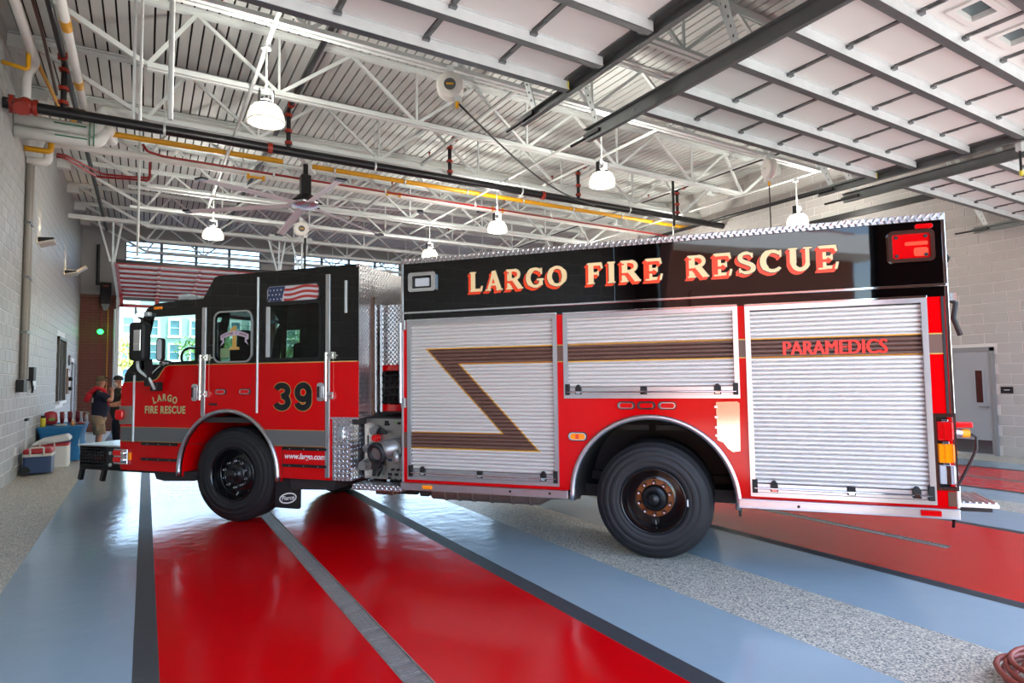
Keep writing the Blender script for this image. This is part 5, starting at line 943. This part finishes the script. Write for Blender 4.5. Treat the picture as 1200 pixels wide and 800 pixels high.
# --- tail
P('tail_recess', B(-2.21, -2.20, -.16, -.004, .76, 1.325).box(-2.33, -2.2, -.16, -.004, 1.315, 1.33).box(-2.33, -2.2, -.16, -.004, .755, .77), 'black_steel'); P('recess_trim', plate([(-2.345, .745), (-2.19, .745), (-2.19, 1.345), (-2.345, 1.345)], [[(-2.33, .765), (-2.215, .765), (-2.215, 1.32), (-2.33, 1.32)]], .008, side(0)), 'chrome')
for z, m in ((1.205, 'tail_red'), (1.03, 'amber'), (.865, 'clear')):
    t = P('tail_light', B(-2.335, -2.225, -.15, -.012, z-.075, z+.075), m, bev=.012); P('light_bezel', B(-2.30, -2.255, -.152, -.008, z+.075, z+.092), 'chrome', t, .003); P('light_dome', MB().ball((-2.335, -.09, z), .068, 14, (.55, 1, 1)), m, t); P('light_core', B(-2.30, -2.27, -.012, -.006, z-.07, z+.07), 'chrome' if m == 'clear' else m, t)
P('rear_edge', B(-2.36, -2.33, -W, -.02, .62, .78).box(-2.345, -2.325, -.03, .005, .61, .745), 'alu', bev=.004); P('rear_edge_dark', B(-2.325, -2.27, .0, .004, .625, .735), 'copper')
t = P('tail_step', B(-2.62, -2.36, -.56, -.06, .61, .645), 'alu', bev=.004)
for i in range(6): P('step_tread', B(-2.61+i*.042, -2.595+i*.042, -.55, -.07, .645, .655), 'alu', t)
P('step_bracket', B(-2.62, -2.4, -.45, -.2, .555, .61), 'dark', t)
t = P('shore_plug', MB().cyl((-2.36, -.16, 1.19), (-2.43, -.16, 1.18), .032, n=14), 'alu'); P('plug_ring', MB().cyl((-2.43, -.16, 1.18), (-2.48, -.16, 1.178), .034, n=14), 'yellow', t); P('plug_cover', B(-2.50, -2.36, -.2, -.12, 1.225, 1.27), 'tail_red', t, .01)
P('plug_cord', MB().tube([(-2.48, -.16, 1.178), (-2.53, -.17, 1.15), (-2.53, -.18, 1.05), (-2.47, -.2, .9), (-2.40, -.25, .72), (-2.38, -.3, .4)], .012, 6), 'rubber', t)
t = P('rear_light', plate(rrect(-2.265, -1.94, 2.555, 2.815, .04), [rrect(-2.235, -1.97, 2.585, 2.785, .02)], .03, side(0)), 'chrome', bev=.006); P('lens', MB().prism(rrect(-2.235, -1.97, 2.585, 2.785, .02), 0, .018, side(0)), 'tail_red', t, .004); P('lens_bulb', MB().prism(rrect(-2.22, -2.12, 2.60, 2.67, .02), .018, .021, side(0)).prism(rrect(-2.22, -2.06, 2.69, 2.72, .01), .018, .020, side(0)), 'orange_red', t)
for u, z in ((-2.205, 2.61), (-2.0, 2.61), (-2.205, 2.76), (-2.0, 2.76)): P('lens_screw', MB().cyl((u, .018, z), (u, .026, z), .014, n=8), 'dark', t)
t = P('top_marker', MB().prism(rrect(-2.262, -2.135, 2.822, 2.862, .019), 0, .016, side(0)), 'tail_red', bev=.004)
t = P('side_scene_light', plate(rrect(2.145, 2.465, 2.58, 2.782, .03), [rrect(2.195, 2.415, 2.615, 2.745, .01)], .03, side(0)), 'chrome', bev=.006); P('light_well', MB().prism(rrect(2.195, 2.415, 2.615, 2.745, .01), -.0, .004, side(0)), 'dark', t); P('light_bar_lens', MB().prism(rrect(2.225, 2.385, 2.635, 2.72, .01), .004, .02, side(0)), 'clear', t)
for z in (2.235, 1.42): P('hinge_block', B(2.50, 2.55, 0, .035, z-.05, z+.05), 'alu', bev=.004)
P('edge_rail', MB().cyl((2.558, .03, 1.42), (2.558, .03, 2.26), .016, n=8), 'alu')
P('rear_strap', MB().tube([(-2.35, -.1, 2.27), (-2.42, -.1, 2.22), (-2.40, -.1, 2.1), (-2.44, -.1, 1.96)], .022, 6), 'rubber'); P('strap_buckle', B(-2.42, -2.34, -.13, -.07, 2.24, 2.30), 'chrome'); P('rear_hook', MB().tube([(-2.35, -.06, 2.62), (-2.38, -.06, 2.58), (-2.36, -.06, 2.55)], .012, 6), 'dark'); P('rear_ladder_cover', B(-2.40, -2.345, -1.2, -.3, 1.4, 2.5), 'black_steel', bev=.02)
for u, l, hh in ((2.2, .9, 0),): P('roof_rail', MB().cyl((u, -1.4, 3.0), (u-l, -1.4, 3.0), .02, n=8), 'black_steel')
# ---------------------------------------------------------------- coolers, table, food
def pt(u, v, w_): return (u, v, w_)
M_['cool_blue'] = mat('navy cooler plastic', (34, 58, 98), .4); M_['cool_red'] = mat('red cooler lid', (178, 34, 40), .4); M_['cool_white'] = mat('white cooler plastic', (214, 212, 206), .45); M_['cloth'] = mat('blue stretch tablecloth', (30, 108, 158), .75, 0, .06, 6)
t = thing('cooler', 'small navy wheeled cooler with red lid and white handle against the left wall', 'cooler', (-1.67, 14.33, 0))
MB().prism(rrect(-.21, .21, -.24, .24, .04), .03, .33, pt).build('body', M_['cool_blue'], t, .01); MB().prism(rrect(-.22, .22, -.25, .25, .04), .33, .38, pt).build('rim', M_['cool_white'], t, .008); MB().prism(rrect(-.215, .215, -.245, .245, .05), .38, .47, pt).build('lid', M_['cool_red'], t, .03)
MB().tube(rounded([(-.10, -.27, .36), (-.10, -.28, .50), (.10, -.28, .50), (.10, -.27, .36)], .03), .016, 8).build('carry_handle', M_['cool_white'], t)
for s in (-.24, .24): MB().cyl((-.17, s-.03, .08), (-.17, s+.03, .08), .08, n=18).build('wheel', M_['dark'], t)
MB().cyl((-.2, -.06, .1), (-.2, -.06, 1.0), .01, n=6).cyl((-.2, .06, .1), (-.2, .06, 1.0), .01, n=6).build('pull_rods', M_['galv'], t); MB().box(-.22, -.17, -.12, .1, .98, 1.03).build('pull_grip', M_['dark'], t, .01)
t = thing('cooler', 'large white cooler with tilted lid and red inner edge in front of the blue table', 'cooler', (-1.575, 15.30, 0))
MB().prism(rrect(-.28, .28, -.24, .24, .05), .0, .42, pt).build('body', M_['cool_white'], t, .012); MB().prism(rrect(-.285, .285, -.245, .245, .05), .42, .47, pt).build('liner_edge', M_['cool_red'], t, .01)
MB().prism([(-.30, .44), (.30, .52), (.30, .58), (.24, .64), (-.16, .57), (-.30, .49)], -.26, .26, lambda u, v, w_: (u, w_, v)).build('lid', M_['cool_white'], t, .02); MB().tube(rounded([(-.17, -.26, .36), (-.17, -.30, .52), (.06, -.30, .54), (.06, -.26, .38)], .03), .013, 8).build('carry_handle', M_['cool_white'], t)
t = thing('folding_table', 'folding table hidden under the blue cloth beside the left wall', 'table', (-1.53, 16.92, 0)); MB().box(-.37, .37, -.90, .90, .70, .735).build('tabletop', M_['cool_white'], t)
for a in (-.32, .32):
    for b in (-.8, .8): MB().cyl((a, b, 0), (a, b, .70), .016, n=8).build('leg', M_['galv'], t)
mb = MB(); n = 88; rings = []
def rect_pt(s, hx, hy):
    per = 4*(hx+hy); d = s*per
    for (ax, ay, bx, by) in ((-hx, -hy, hx, -hy), (hx, -hy, hx, hy), (hx, hy, -hx, hy), (-hx, hy, -hx, -hy)):
        L_ = abs(bx-ax)+abs(by-ay)
        if d <= L_+1e-9: return (ax+(bx-ax)*d/L_, ay+(by-ay)*d/L_)
        d -= L_
    return (-hx, -hy)
for k, (z, ins) in enumerate(((.742, .02), (.742, 0), (.72, -.01), (.60, .035), (.40, .06), (.2, .045), (.02, .0))):
    row = []
    for i in range(n):
        x, y = rect_pt(i/n, .385-ins, .915-ins); wv_ = .014*math.sin(i*1.9)*(k-2)/4 if k > 2 else 0; row.append((x*(1+wv_), y*(1+wv_*.5), z))
    rings.append(row)
vs = [p for r_ in rings for p in r_]; mb.add(vs, [(k*n+i, k*n+(i+1) % n, (k+1)*n+(i+1) % n, (k+1)*n+i) for k in range(len(rings)-1) for i in range(n)], True); mb.add(rings[0], [tuple(range(n))])
tc = mb.build('tablecloth', M_['cloth'], None, loc=(-1.53, 16.92, 0)); tag(tc, 'bright blue stretch cloth over the table by the left wall', 'tablecloth')
M_['cup'] = mat('red plastic cup', (172, 24, 32), .3); M_['cup_rim'] = mat('pale stacked cup edges', (206, 140, 140), .4)
def cup(h=.12):
    t = thing('party_cup', 'x', 'cup', group='red party cups'); MB().lathe([(.028, 0), (.03, .001), (.045, h), (.0475, h), (.047, h+.004), (.043, h), (.027, .004), (.001, .004)], n=18).build('body', M_['cup'], t); MB().lathe([(.045, h-.001), (.049, h+.002), (.047, h+.005), (.044, h+.002)], n=18).build('rim', M_['cup_rim'], t); return t
c0 = None
for x, y, l, nn in ((-1.62, 17.35, 'leftmost', 11), (-1.48, 17.4, 'second', 11), (-1.33, 17.4, 'third', 11), (-1.21, 17.6, 'rightmost, shorter', 8)):
    for i in range(nn):
        c = cup() if c0 is None else copy_tree(c0); c0 = c0 or c; c.location = (x, y, .745+i*.014)
        c['label'] = 'bottom red party cup of the %s stack on the blue table' % l if i == 0 else '%s red party cup from the bottom in the %s stack on the blue table' % (('', 'second', 'third', 'fourth', 'fifth', 'sixth', 'seventh', 'eighth', 'ninth', 'tenth', 'eleventh')[i], l)
t = thing('snack_bag', 'big red and clear bag of food on the left end of the blue table', 'bag', (-1.78, 16.85, .745)); m = MB()
for k in range(6): pass
prof = [(.0, .0), (.10, .01), (.13, .08), (.125, .2), (.11, .27), (.05, .30), (.001, .305)]
m.lathe(prof, n=16); b = m.build('bag', mat('red printed bag', (168, 40, 50), .3, 0, .35, 14), t); b.scale = (1, .6, 1); MB().box(-.02, .09, -.085, -.078, .10, .15).build('green_label', mat('green label', (110, 160, 50), .5), t)
t = thing('lemonade_bottle', 'yellow bottle with black cap at the near left corner of the blue table', 'bottle', (-1.84, 16.2, .745)); MB().lathe([(.001, 0), (.045, 0), (.048, .02), (.048, .15), (.04, .19), (.001, .19)], n=16).build('body', mat('yellow bottle', (196, 184, 30), .3), t); MB().lathe([(.001, .24), (.036, .24), (.038, .19), (.001, .19)], n=16).build('cap', M_['dark'], t)
t = thing('label_carton', 'thin white carton beside the yellow bottle', 'carton', (-1.86, 16.36, .745)); MB().box(-.03, .03, -.02, .02, 0, .18).build('box', M_['cool_white'], t); MB().box(-.03, .03, -.022, -.02, .06, .13).build('print', M_['notice'], t)
t = thing('sauce_bottle', 'small clear bottle of orange sauce at the front of the blue table', 'bottle', (-1.33, 16.25, .745)); MB().lathe([(.001, 0), (.038, 0), (.04, .05), (.03, .085), (.012, .11), (.001, .11)], n=14).build('body', mat('orange sauce', (206, 140, 80), .25), t); MB().lathe([(.014, .11), (.012, .14), (.005, .16), (.001, .16)], n=10).build('nozzle', M_['cool_white'], t)
t = thing('paper_plates', 'low stack of white paper plates on the front of the blue table', 'plates', (-1.55, 16.3, .745))
for i in range(4): MB().lathe([(.001, .002), (.08, .002), (.12, .014), (.12, .017), (.08, .005), (.001, .005)], n=22).build('plate', M_['cool_white'], t, loc=(0, 0, i*.008))
t = thing('food_tray', 'dark red food tray right of the sauce bottle', 'tray', (-1.22, 16.65, .745)); MB().box(-.1, .1, -.15, .15, 0, .02).box(-.1, -.09, -.15, .15, .02, .05).box(.09, .1, -.15, .15, .02, .05).build('tray', M_['copper'], t); MB().ball((0, 0, .03), .07, 10, (1.1, 1.6, .4)).build('food', M_['cup'], t)
t = thing('water_bottle', 'clear white bottle behind the rightmost cups', 'bottle', (-1.17, 17.45, .745)); MB().lathe([(.001, 0), (.035, 0), (.036, .14), (.014, .18), (.014, .2), (.001, .2)], n=14).build('body', M_['cool_white'], t)
t = thing('planter_box', 'small white box with green leaves at the back of the blue table', 'planter', (-1.35, 17.68, .745)); MB().box(-.09, .09, -.06, .06, 0, .24).build('box', M_['cool_white'], t); MB().ball((.14, 0, .18), .08, 8, (1, 1, .8)).build('leaves', M_['notice'], t)
# ---------------------------------------------------------------- people
def skinned(name, vs, es, rs, m, parent, sub=2, root=0):
    me = bpy.data.meshes.new(name); me.from_pydata(vs, es, []); o = bpy.data.objects.new(name, me); COL.objects.link(o)
    o.modifiers.new('s', 'SKIN').use_smooth_shade = True
    for i, r_ in enumerate(rs): me.skin_vertices[0].data[i].radius = (r_, r_) if not isinstance(r_, tuple) else r_; me.skin_vertices[0].data[i].use_root = (i == root)
    s = o.modifiers.new('d', 'SUBSURF'); s.levels = sub; s.render_levels = sub
    me2 = bpy.data.meshes.new_from_object(o.evaluated_get(bpy.context.evaluated_depsgraph_get())); bpy.data.objects.remove(o)
    me2.name = name; me2.materials.clear(); me2.materials.append(m); return obj(name, me2, parent)
M_['skin'] = mat('skin', (196, 140, 112), .55, 0, .06, 20); M_['navy'] = mat('navy cotton', (22, 28, 48), .85); M_['khaki'] = mat('khaki cotton', (150, 130, 106), .85, 0, .05, 9); M_['towel'] = mat('red cloth', (196, 24, 40), .8); M_['camo'] = mat('camouflage cap', (96, 84, 62), .85, 0, .4, 22); M_['hair'] = mat('grey brown hair', (128, 110, 90), .8); M_['olive'] = mat('dark olive cloth', (52, 52, 40), .85); M_['beard'] = mat('pale grey beard', (196, 186, 172), .8); M_['boots'] = mat('dark shoes', (38, 34, 32), .7)
def person(loc, rz, H, label, arms, top_m, leg_m, bare_legs, cap_m, parts):
    t = thing('person', label, 'person', loc, rz); k = H/1.8
    J = dict(pel=(0, 0, .96), bel=(.045, 0, 1.10), che=(.02, 0, 1.30), nb=(.0, 0, 1.49), nk=(.025, 0, 1.56), hd=(.05, 0, 1.66), ht=(.045, 0, 1.74))
    for s, n_ in ((1, 'l'), (-1, 'r')):
        J['h'+n_] = (0, .1*s, .92); J['k'+n_] = (.03, .115*s, .50); J['a'+n_] = (-.01, .12*s, .10); J['t'+n_] = (.16, .135*s, .045); J['s'+n_] = (-.0, .19*s, 1.43)
        J['e'+n_], J['w'+n_], J['p'+n_] = arms[n_]
    R_ = dict(pel=.12, bel=.12, che=.12, nb=.08, nk=.058, hd=.088, ht=.075, hl=.1, kl=.06, al=.042, tl=.035, sl=.07, el=.045, wl=.032, pl=.034)
    for q in 'hkatsewp': R_[q+'r'] = R_[q+'l']
    E_ = [('pel', 'bel'), ('bel', 'che'), ('che', 'nb'), ('nb', 'nk'), ('nk', 'hd'), ('hd', 'ht')]
    for s in 'lr': E_ += [('pel', 'h'+s), ('h'+s, 'k'+s), ('k'+s, 'a'+s), ('a'+s, 't'+s), ('che', 's'+s), ('s'+s, 'e'+s), ('e'+s, 'w'+s), ('w'+s, 'p'+s)]
    def part(name, keys, grow, m, cut=None, root=0):
        ks = list(keys); vs = [tuple(c*k for c in (cut[a] if cut and a in cut else J[a])) for a in ks]; es = [(ks.index(a), ks.index(b)) for a, b in E_ if a in ks and b in ks]
        return skinned(name, vs, es, [(R_[a]+grow)*k for a in ks], m, t, 2, root)
    body = part('body', J.keys(), 0, M_['skin'])
    fm = MB()
    for n_ in 'lr':
        w_, p = V(J['w'+n_])*k, V(J['p'+n_])*k; d = (p-w_).normalized(); a = d.orthogonal().normalized()
        for i in range(4): o_ = a*(i-1.5)*.02; fm.tube([p+o_, p+o_*1.1+d*.045+V((0, 0, -.008)), p+o_*1.1+d*(.075+.01*(i in (1, 2)))+V((0, 0, -.025))], [.010, .0095, .007], 6)
        fm.tube([w_+a*.025, w_+a*.05+d*.03, p+a*.05+d*.01], [.012, .011, .008], 6)
    fm.v = fm.v; me = fm.mesh('hands', M_['skin']); bm = bmesh.new(); bm.from_mesh(body.data); bm.from_mesh(me); bm.to_mesh(body.data); bm.free()
    lp = lambda a, b, f: tuple(V(J[a]).lerp(V(J[b]), f))
    def loft(mb, rs, n=20):
        vs = [(c[0]*k+c[3]*k*math.cos(2*math.pi*i/n), c[1]*k+c[4]*k*math.sin(2*math.pi*i/n), c[2]*k) for c in rs for i in range(n)]
        mb.add(vs, [(j*n+i, j*n+(i+1) % n, (j+1)*n+(i+1) % n, (j+1)*n+i) for j in range(len(rs)-1) for i in range(n)], True)
    m = MB(); loft(m, [(.02, 0, .885, .155, .19), (.035, 0, 1.0, .17, .20), (.045, 0, 1.10, .18, .205), (.035, 0, 1.25, .165, .21), (.02, 0, 1.38, .135, .215), (.01, 0, 1.45, .115, .19), (.01, 0, 1.49, .095, .13), (.012, 0, 1.515, .075, .085)])
    for n_ in 'lr':
        a, b_ = V(J['s'+n_])*k, V(J['e'+n_])*k; c = a.lerp(b_, .72); m.tube([a*.9+V((0, 0, .02)), a*.98, a.lerp(c, .5), c], [.10*k, .10*k, .085*k, .075*k], 14)
    m.build('shirt', M_[top_m], t)
    m = MB(); loft(m, [(.02, 0, .97, .138, .17), (.01, 0, .92, .16, .195), (.0, 0, .84, .165, .20), (.0, 0, .76, .13, .18)])
    for s in (1, -1):
        h, kn, an = V((0, .09*s, .86))*k, V((.03, .115*s, .50))*k, V((-.01, .12*s, .10))*k
        if bare_legs: m.tube([h, h.lerp(kn, .5), h.lerp(kn, 1.0)], [.10*k, .115*k, .112*k], 16)
        else: m.tube([h, h.lerp(kn, .5), kn, kn.lerp(an, .6), an], [.10*k, .10*k, .078*k, .068*k, .07*k], 16)
    m.build('shorts' if bare_legs else 'trousers', M_[leg_m], t)
    for s in (1, -1): m = MB(); m.ball((.06*k, .13*s*k, .045), .06, 12, (2.3, .85, .75)); m.build('shoe', M_['boots'], t)
    hc = V(J['hd'])*k
    MB().prism([(0, 0), (.035, -.028), (0, -.035)], -.012, .012, lambda u, v, w_: (hc.x+.085*k+u, w_, hc.z+.02+v)).build('nose', M_['skin'], t, .004)
    for s in (1, -1): MB().ball((hc.x+.082*k, .033*s, hc.z+.03), .009, 8).build('eye', M_['dark'], t); MB().ball((hc.x-.005, .088*s*k, hc.z), .024, 8, (.7, .35, 1.2)).build('ear', M_['skin'], t)
    MB().box(hc.x+.078*k, hc.x+.09*k, -.025, .025, hc.z-.062, hc.z-.055).build('mouth', M_['red_iron'], t)
    m = MB(); m.lathe([(.104, 0), (.104, .04), (.085, .085), (.04, .11), (.001, .115)], (hc.x-.008, 0, hc.z+.045), (-.12, 0, 1), 20); m.build('cap', M_[cap_m], t); MB().prism([(.06, -.085), (.15, -.07), (.185, 0), (.15, .07), (.06, .085)], 0, .008, lambda u, v, w_: (hc.x+u, v, hc.z+.058+w_-.25*(u-.06))).build('cap_peak', M_[cap_m], t)
    parts(t, hc, J, k); return t
def man1(t, hc, J, k):
    MB().ball((hc.x-.06, 0, hc.z-.02), .085, 12, (.7, 1, 1.0)).build('hair', M_['hair'], t)
    sh = MB()
    for s in (-1, 1): sh.tube([(.16*k, .10*s, 1.12*k), (.155*k, .11*s, 1.3*k), (.08*k, .12*s, 1.5*k), (-.05*k, .13*s, 1.55*k), (-.17*k, .10*s, 1.42*k)], [.035, .045, .05, .05, .05], 8)
    sh.tube([(-.17*k, -.12, 1.43*k), (-.225*k, -.06, 1.27*k), (-.225*k, .06, 1.27*k), (-.17*k, .12, 1.43*k)], [.05, .055, .055, .05], 8); sh.build('neck_towel', M_['towel'], t)
    MB().box(-.128*k, -.11*k, -.11, -.03, 1.22, 1.33).build('shirt_print', M_['cool_white'], t); MB().box(-.05, .09, -.25, -.2, .60, .73).box(-.055, .095, -.255, -.2, .71, .745).build('cargo_pocket', M_['khaki'], t, .012)
    MB().tube([(hc.x+.05, -.1, hc.z+.12), (hc.x+.14, -.04, hc.z+.105), (hc.x+.14, .04, hc.z+.105), (hc.x+.05, .1, hc.z+.12)], .014, 6).build('cap_glasses', M_['dark'], t)
person((-.90, 16.7, 0), D2R(8), 1.80, 'man in camouflage cap, navy shirt and khaki shorts with red cloth, hand at mouth', {'r': ((.22, -.27, 1.24), (.25, -.10, 1.46), (.235, -.04, 1.52)), 'l': ((.08, .27, 1.17), (.30, .20, 1.12), (.38, .17, 1.13))}, 'navy', 'khaki', True, 'camo', man1)
def man2(t, hc, J, k):
    MB().ball((hc.x+.05, 0, hc.z-.07), .062, 12, (.8, 1.1, 1.2)).build('beard', M_['beard'], t); pc = V(J['pr'])*k
    MB().lathe([(.001, .0), (.08, 0), (.115, .012), (.115, .016), (.001, .006)], (pc.x+.08, .0, pc.z+.02), (0, 0, 1), 20).build('held_plate', M_['cool_white'], t)
    MB().box(-.16, .19, -.2, .2, 1.0, 1.4).build('vest', M_['dark'], t, .09)
person((-.52, 17.45, 0), D2R(205), 1.82, 'bearded person in dark clothes holding a plate behind the man in shorts', {'r': ((.06, -.25, 1.18), (.27, -.12, 1.13), (.34, -.06, 1.13)), 'l': ((.06, .25, 1.18), (.27, .13, 1.13), (.34, .07, 1.13))}, 'olive', 'dark', False, 'dark', man2)
# ---------------------------------------------------------------- air hose coil, bottom right
M_['hose'] = mat('red brown rubber hose', (150, 70, 56), .5, 0, .1, 9); pts = []
for i in range(7*28):
    a = i*2*math.pi/28; q = i/28; r_ = .32+.045*math.sin(q*2.1+1)+.02*math.sin(a*2+q); pts.append((4.13+.03*math.sin(q*3.1)+r_*math.cos(a), 1.215+.04*math.cos(q*2.3)+r_*.92*math.sin(a), .022+q*.014+.035*max(0, math.sin(a+q*1.7))*min(1, q/2)))
tag(MB().tube(pts, .0145, 8).build("air_hose", M_['hose']), 'coil of red-brown rubber hose on the speckled floor at the bottom right corner', 'hose')
# ---------------------------------------------------------------- outdoors
M_['concrete'] = mat('pale concrete apron', (186, 182, 172), .85, 0, .06, .6, .2, 30); M_['asphalt'] = mat('street asphalt', (78, 78, 78), .9, 0, .08, .5)
gr = obj('ground', None, kind='structure')
MB().box(-60, 60, -80, YF-.3, -.4, -.012).build('apron', M_['concrete'], gr); MB().box(-60, 60, YR+.3, 160, -.4, -.012).build('rear_apron', M_['asphalt'], gr); MB().box(-60, XL-.2, YF-.3, YR+.3, -.4, -.012).box(XR+.2, 60, YF-.3, YR+.3, -.4, -.012).build('side_yard', M_['concrete'], gr)
M_['teal'] = mat('pale green grey stucco', (166, 186, 174), .85, 0, .03, 2); M_['pale'] = mat('pale grey stucco', (214, 212, 206), .85); M_['win_white'] = mat('white window surround', (244, 244, 240), .6); M_['win_blue'] = mat('bluish window glass', (92, 134, 146), .08)
def building(label, x0, x1, y, H, d, m, cols, rows, w0, sp, zs, name='apartment_building'):
    t = thing(name, label, 'building', (x0, y, 0)); MB().box(0, x1-x0, 0, d, 0, H).build('wall', M_[m], t); MB().box(-.2, x1-x0+.2, -.3, d, H, H+.35).build('cornice', M_['win_white'], t)
    me = plate([(-.66, -1.05), (.66, -1.05), (.66, 1.05), (-.66, 1.05)], [[(-.46, -.85), (.46, -.85), (.46, .85), (-.46, .85)]], .12, lambda u, v, w_: (u, -w_, v)).box(-.75, .75, -.2, 0, -1.15, -1.03).box(-.46, .46, -.06, -.02, -.03, .03).mesh('window', M_['win_white']); pm = MB().box(-.46, .46, -.03, 0, -.85, .85).mesh('pane', M_['win_blue'])
    for z in zs:
        for i in range(cols): o = obj('window', me, t, loc=(w0+i*sp, 0, z)); obj('pane', pm, o)
    return t
building('pale green-grey apartment block with white framed windows beyond the rear doors', -.6, 44, 80, 11.0, 12, 'teal', 20, 3, 1.25, 2.15, (2.2, 5.0, 7.8)); building('pale grey house front left of the green apartment block', -9.6, -1.2, 78, 10.2, 12, 'pale', 4, 3, 1.6, 2.1, (2.2, 5.0, 7.8))
M_['leaf'] = mat('green leaves', (92, 128, 48), .7, 0, .3, 3); M_['leaf2'] = mat('yellow green leaves', (150, 160, 60), .7, 0, .3, 3); M_['bark'] = mat('bark', (96, 80, 64), .9)
def tree(x, y, h, r_, label, m='leaf', n=1500, seed=1):
    q = random.Random(seed); t = thing('street_tree', label, 'tree', (x, y, 0)); mb = MB()
    cl = [V((q.gauss(0, r_*.42), q.gauss(0, r_*.42), h-r_*.9+q.gauss(0, r_*.38))) for _ in range(14)]
    for i in range(n):
        c = cl[i % 14]; d = V((q.gauss(0, 1), q.gauss(0, 1), q.gauss(0, 1))).normalized(); p = c+d*r_*.42*q.random()**.4; a = V((q.gauss(0, 1), q.gauss(0, 1), q.gauss(0, 1))).normalized(); b = a.orthogonal(); s = .14*q.uniform(.7, 1.4); mb.add([p-a*s, p+b*s*.5, p+a*s, p-b*s*.5], [(0, 1, 2, 3)])
    mb.build('foliage', M_[m], t, kind='stuff'); m2 = MB(); m2.cyl((0, 0, 0), (0, 0, h-r_), .16, .09, 10)
    for c in cl[:8]: m2.cyl((0, 0, h-r_*1.6), tuple(c), .06, .02, 6)
    m2.build('trunk', M_['bark'], t)
tree(4.9, 62, 7.0, 2.5, 'green street tree seen through the driver window', seed=3); tree(-2.7, 60, 5.4, 1.9, 'yellow green tree left of the truck mirror through the rear doorway', 'leaf2', seed=5); tree(15.5, 60, 6.8, 3.0, 'leafy tree seen through the rear crew window', 'leaf2', 2200, seed=8); tree(11, 64, 6.5, 2.6, 'green tree seen through the small side window', seed=9)
t = thing('fence', 'low white railing across the rear yard beyond the doors', 'fence', (0, 48, 0))
for z in (.55, 1.05): MB().box(-8, 20, -.03, .03, z-.03, z+.03).build('rail', M_['win_white'], t)
for i in range(15): MB().box(-8+i*2-.04, -8+i*2+.04, -.04, .04, 0, 1.15).build('post', M_['win_white'], t)
# in front of the station: the brick wing with a white canopy that the paint mirrors, and a tree
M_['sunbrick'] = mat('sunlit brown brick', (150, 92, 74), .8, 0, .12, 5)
t = thing('brick_wing', 'brown brick wing with white canopy outside the front doors, mirrored in the paint', 'building', (-8, 0, 0)); MB().box(-14, 0, -12.6, .6, 0, 6.9).build('wall', M_['sunbrick'], t); MB().box(-14, 1.1, -12.9, .6, 5.75, 6.5).build('canopy', M_['win_white'], t, .02); MB().box(-.02, .05, -10.5, -5.2, 0, 4.4).build('bay_brick', M_['sunbrick'], t)
tree(-14.8, -26, 6.6, 2.2, 'tree outside the front doors mirrored in the truck paint', 'leaf', 2600, seed=12)
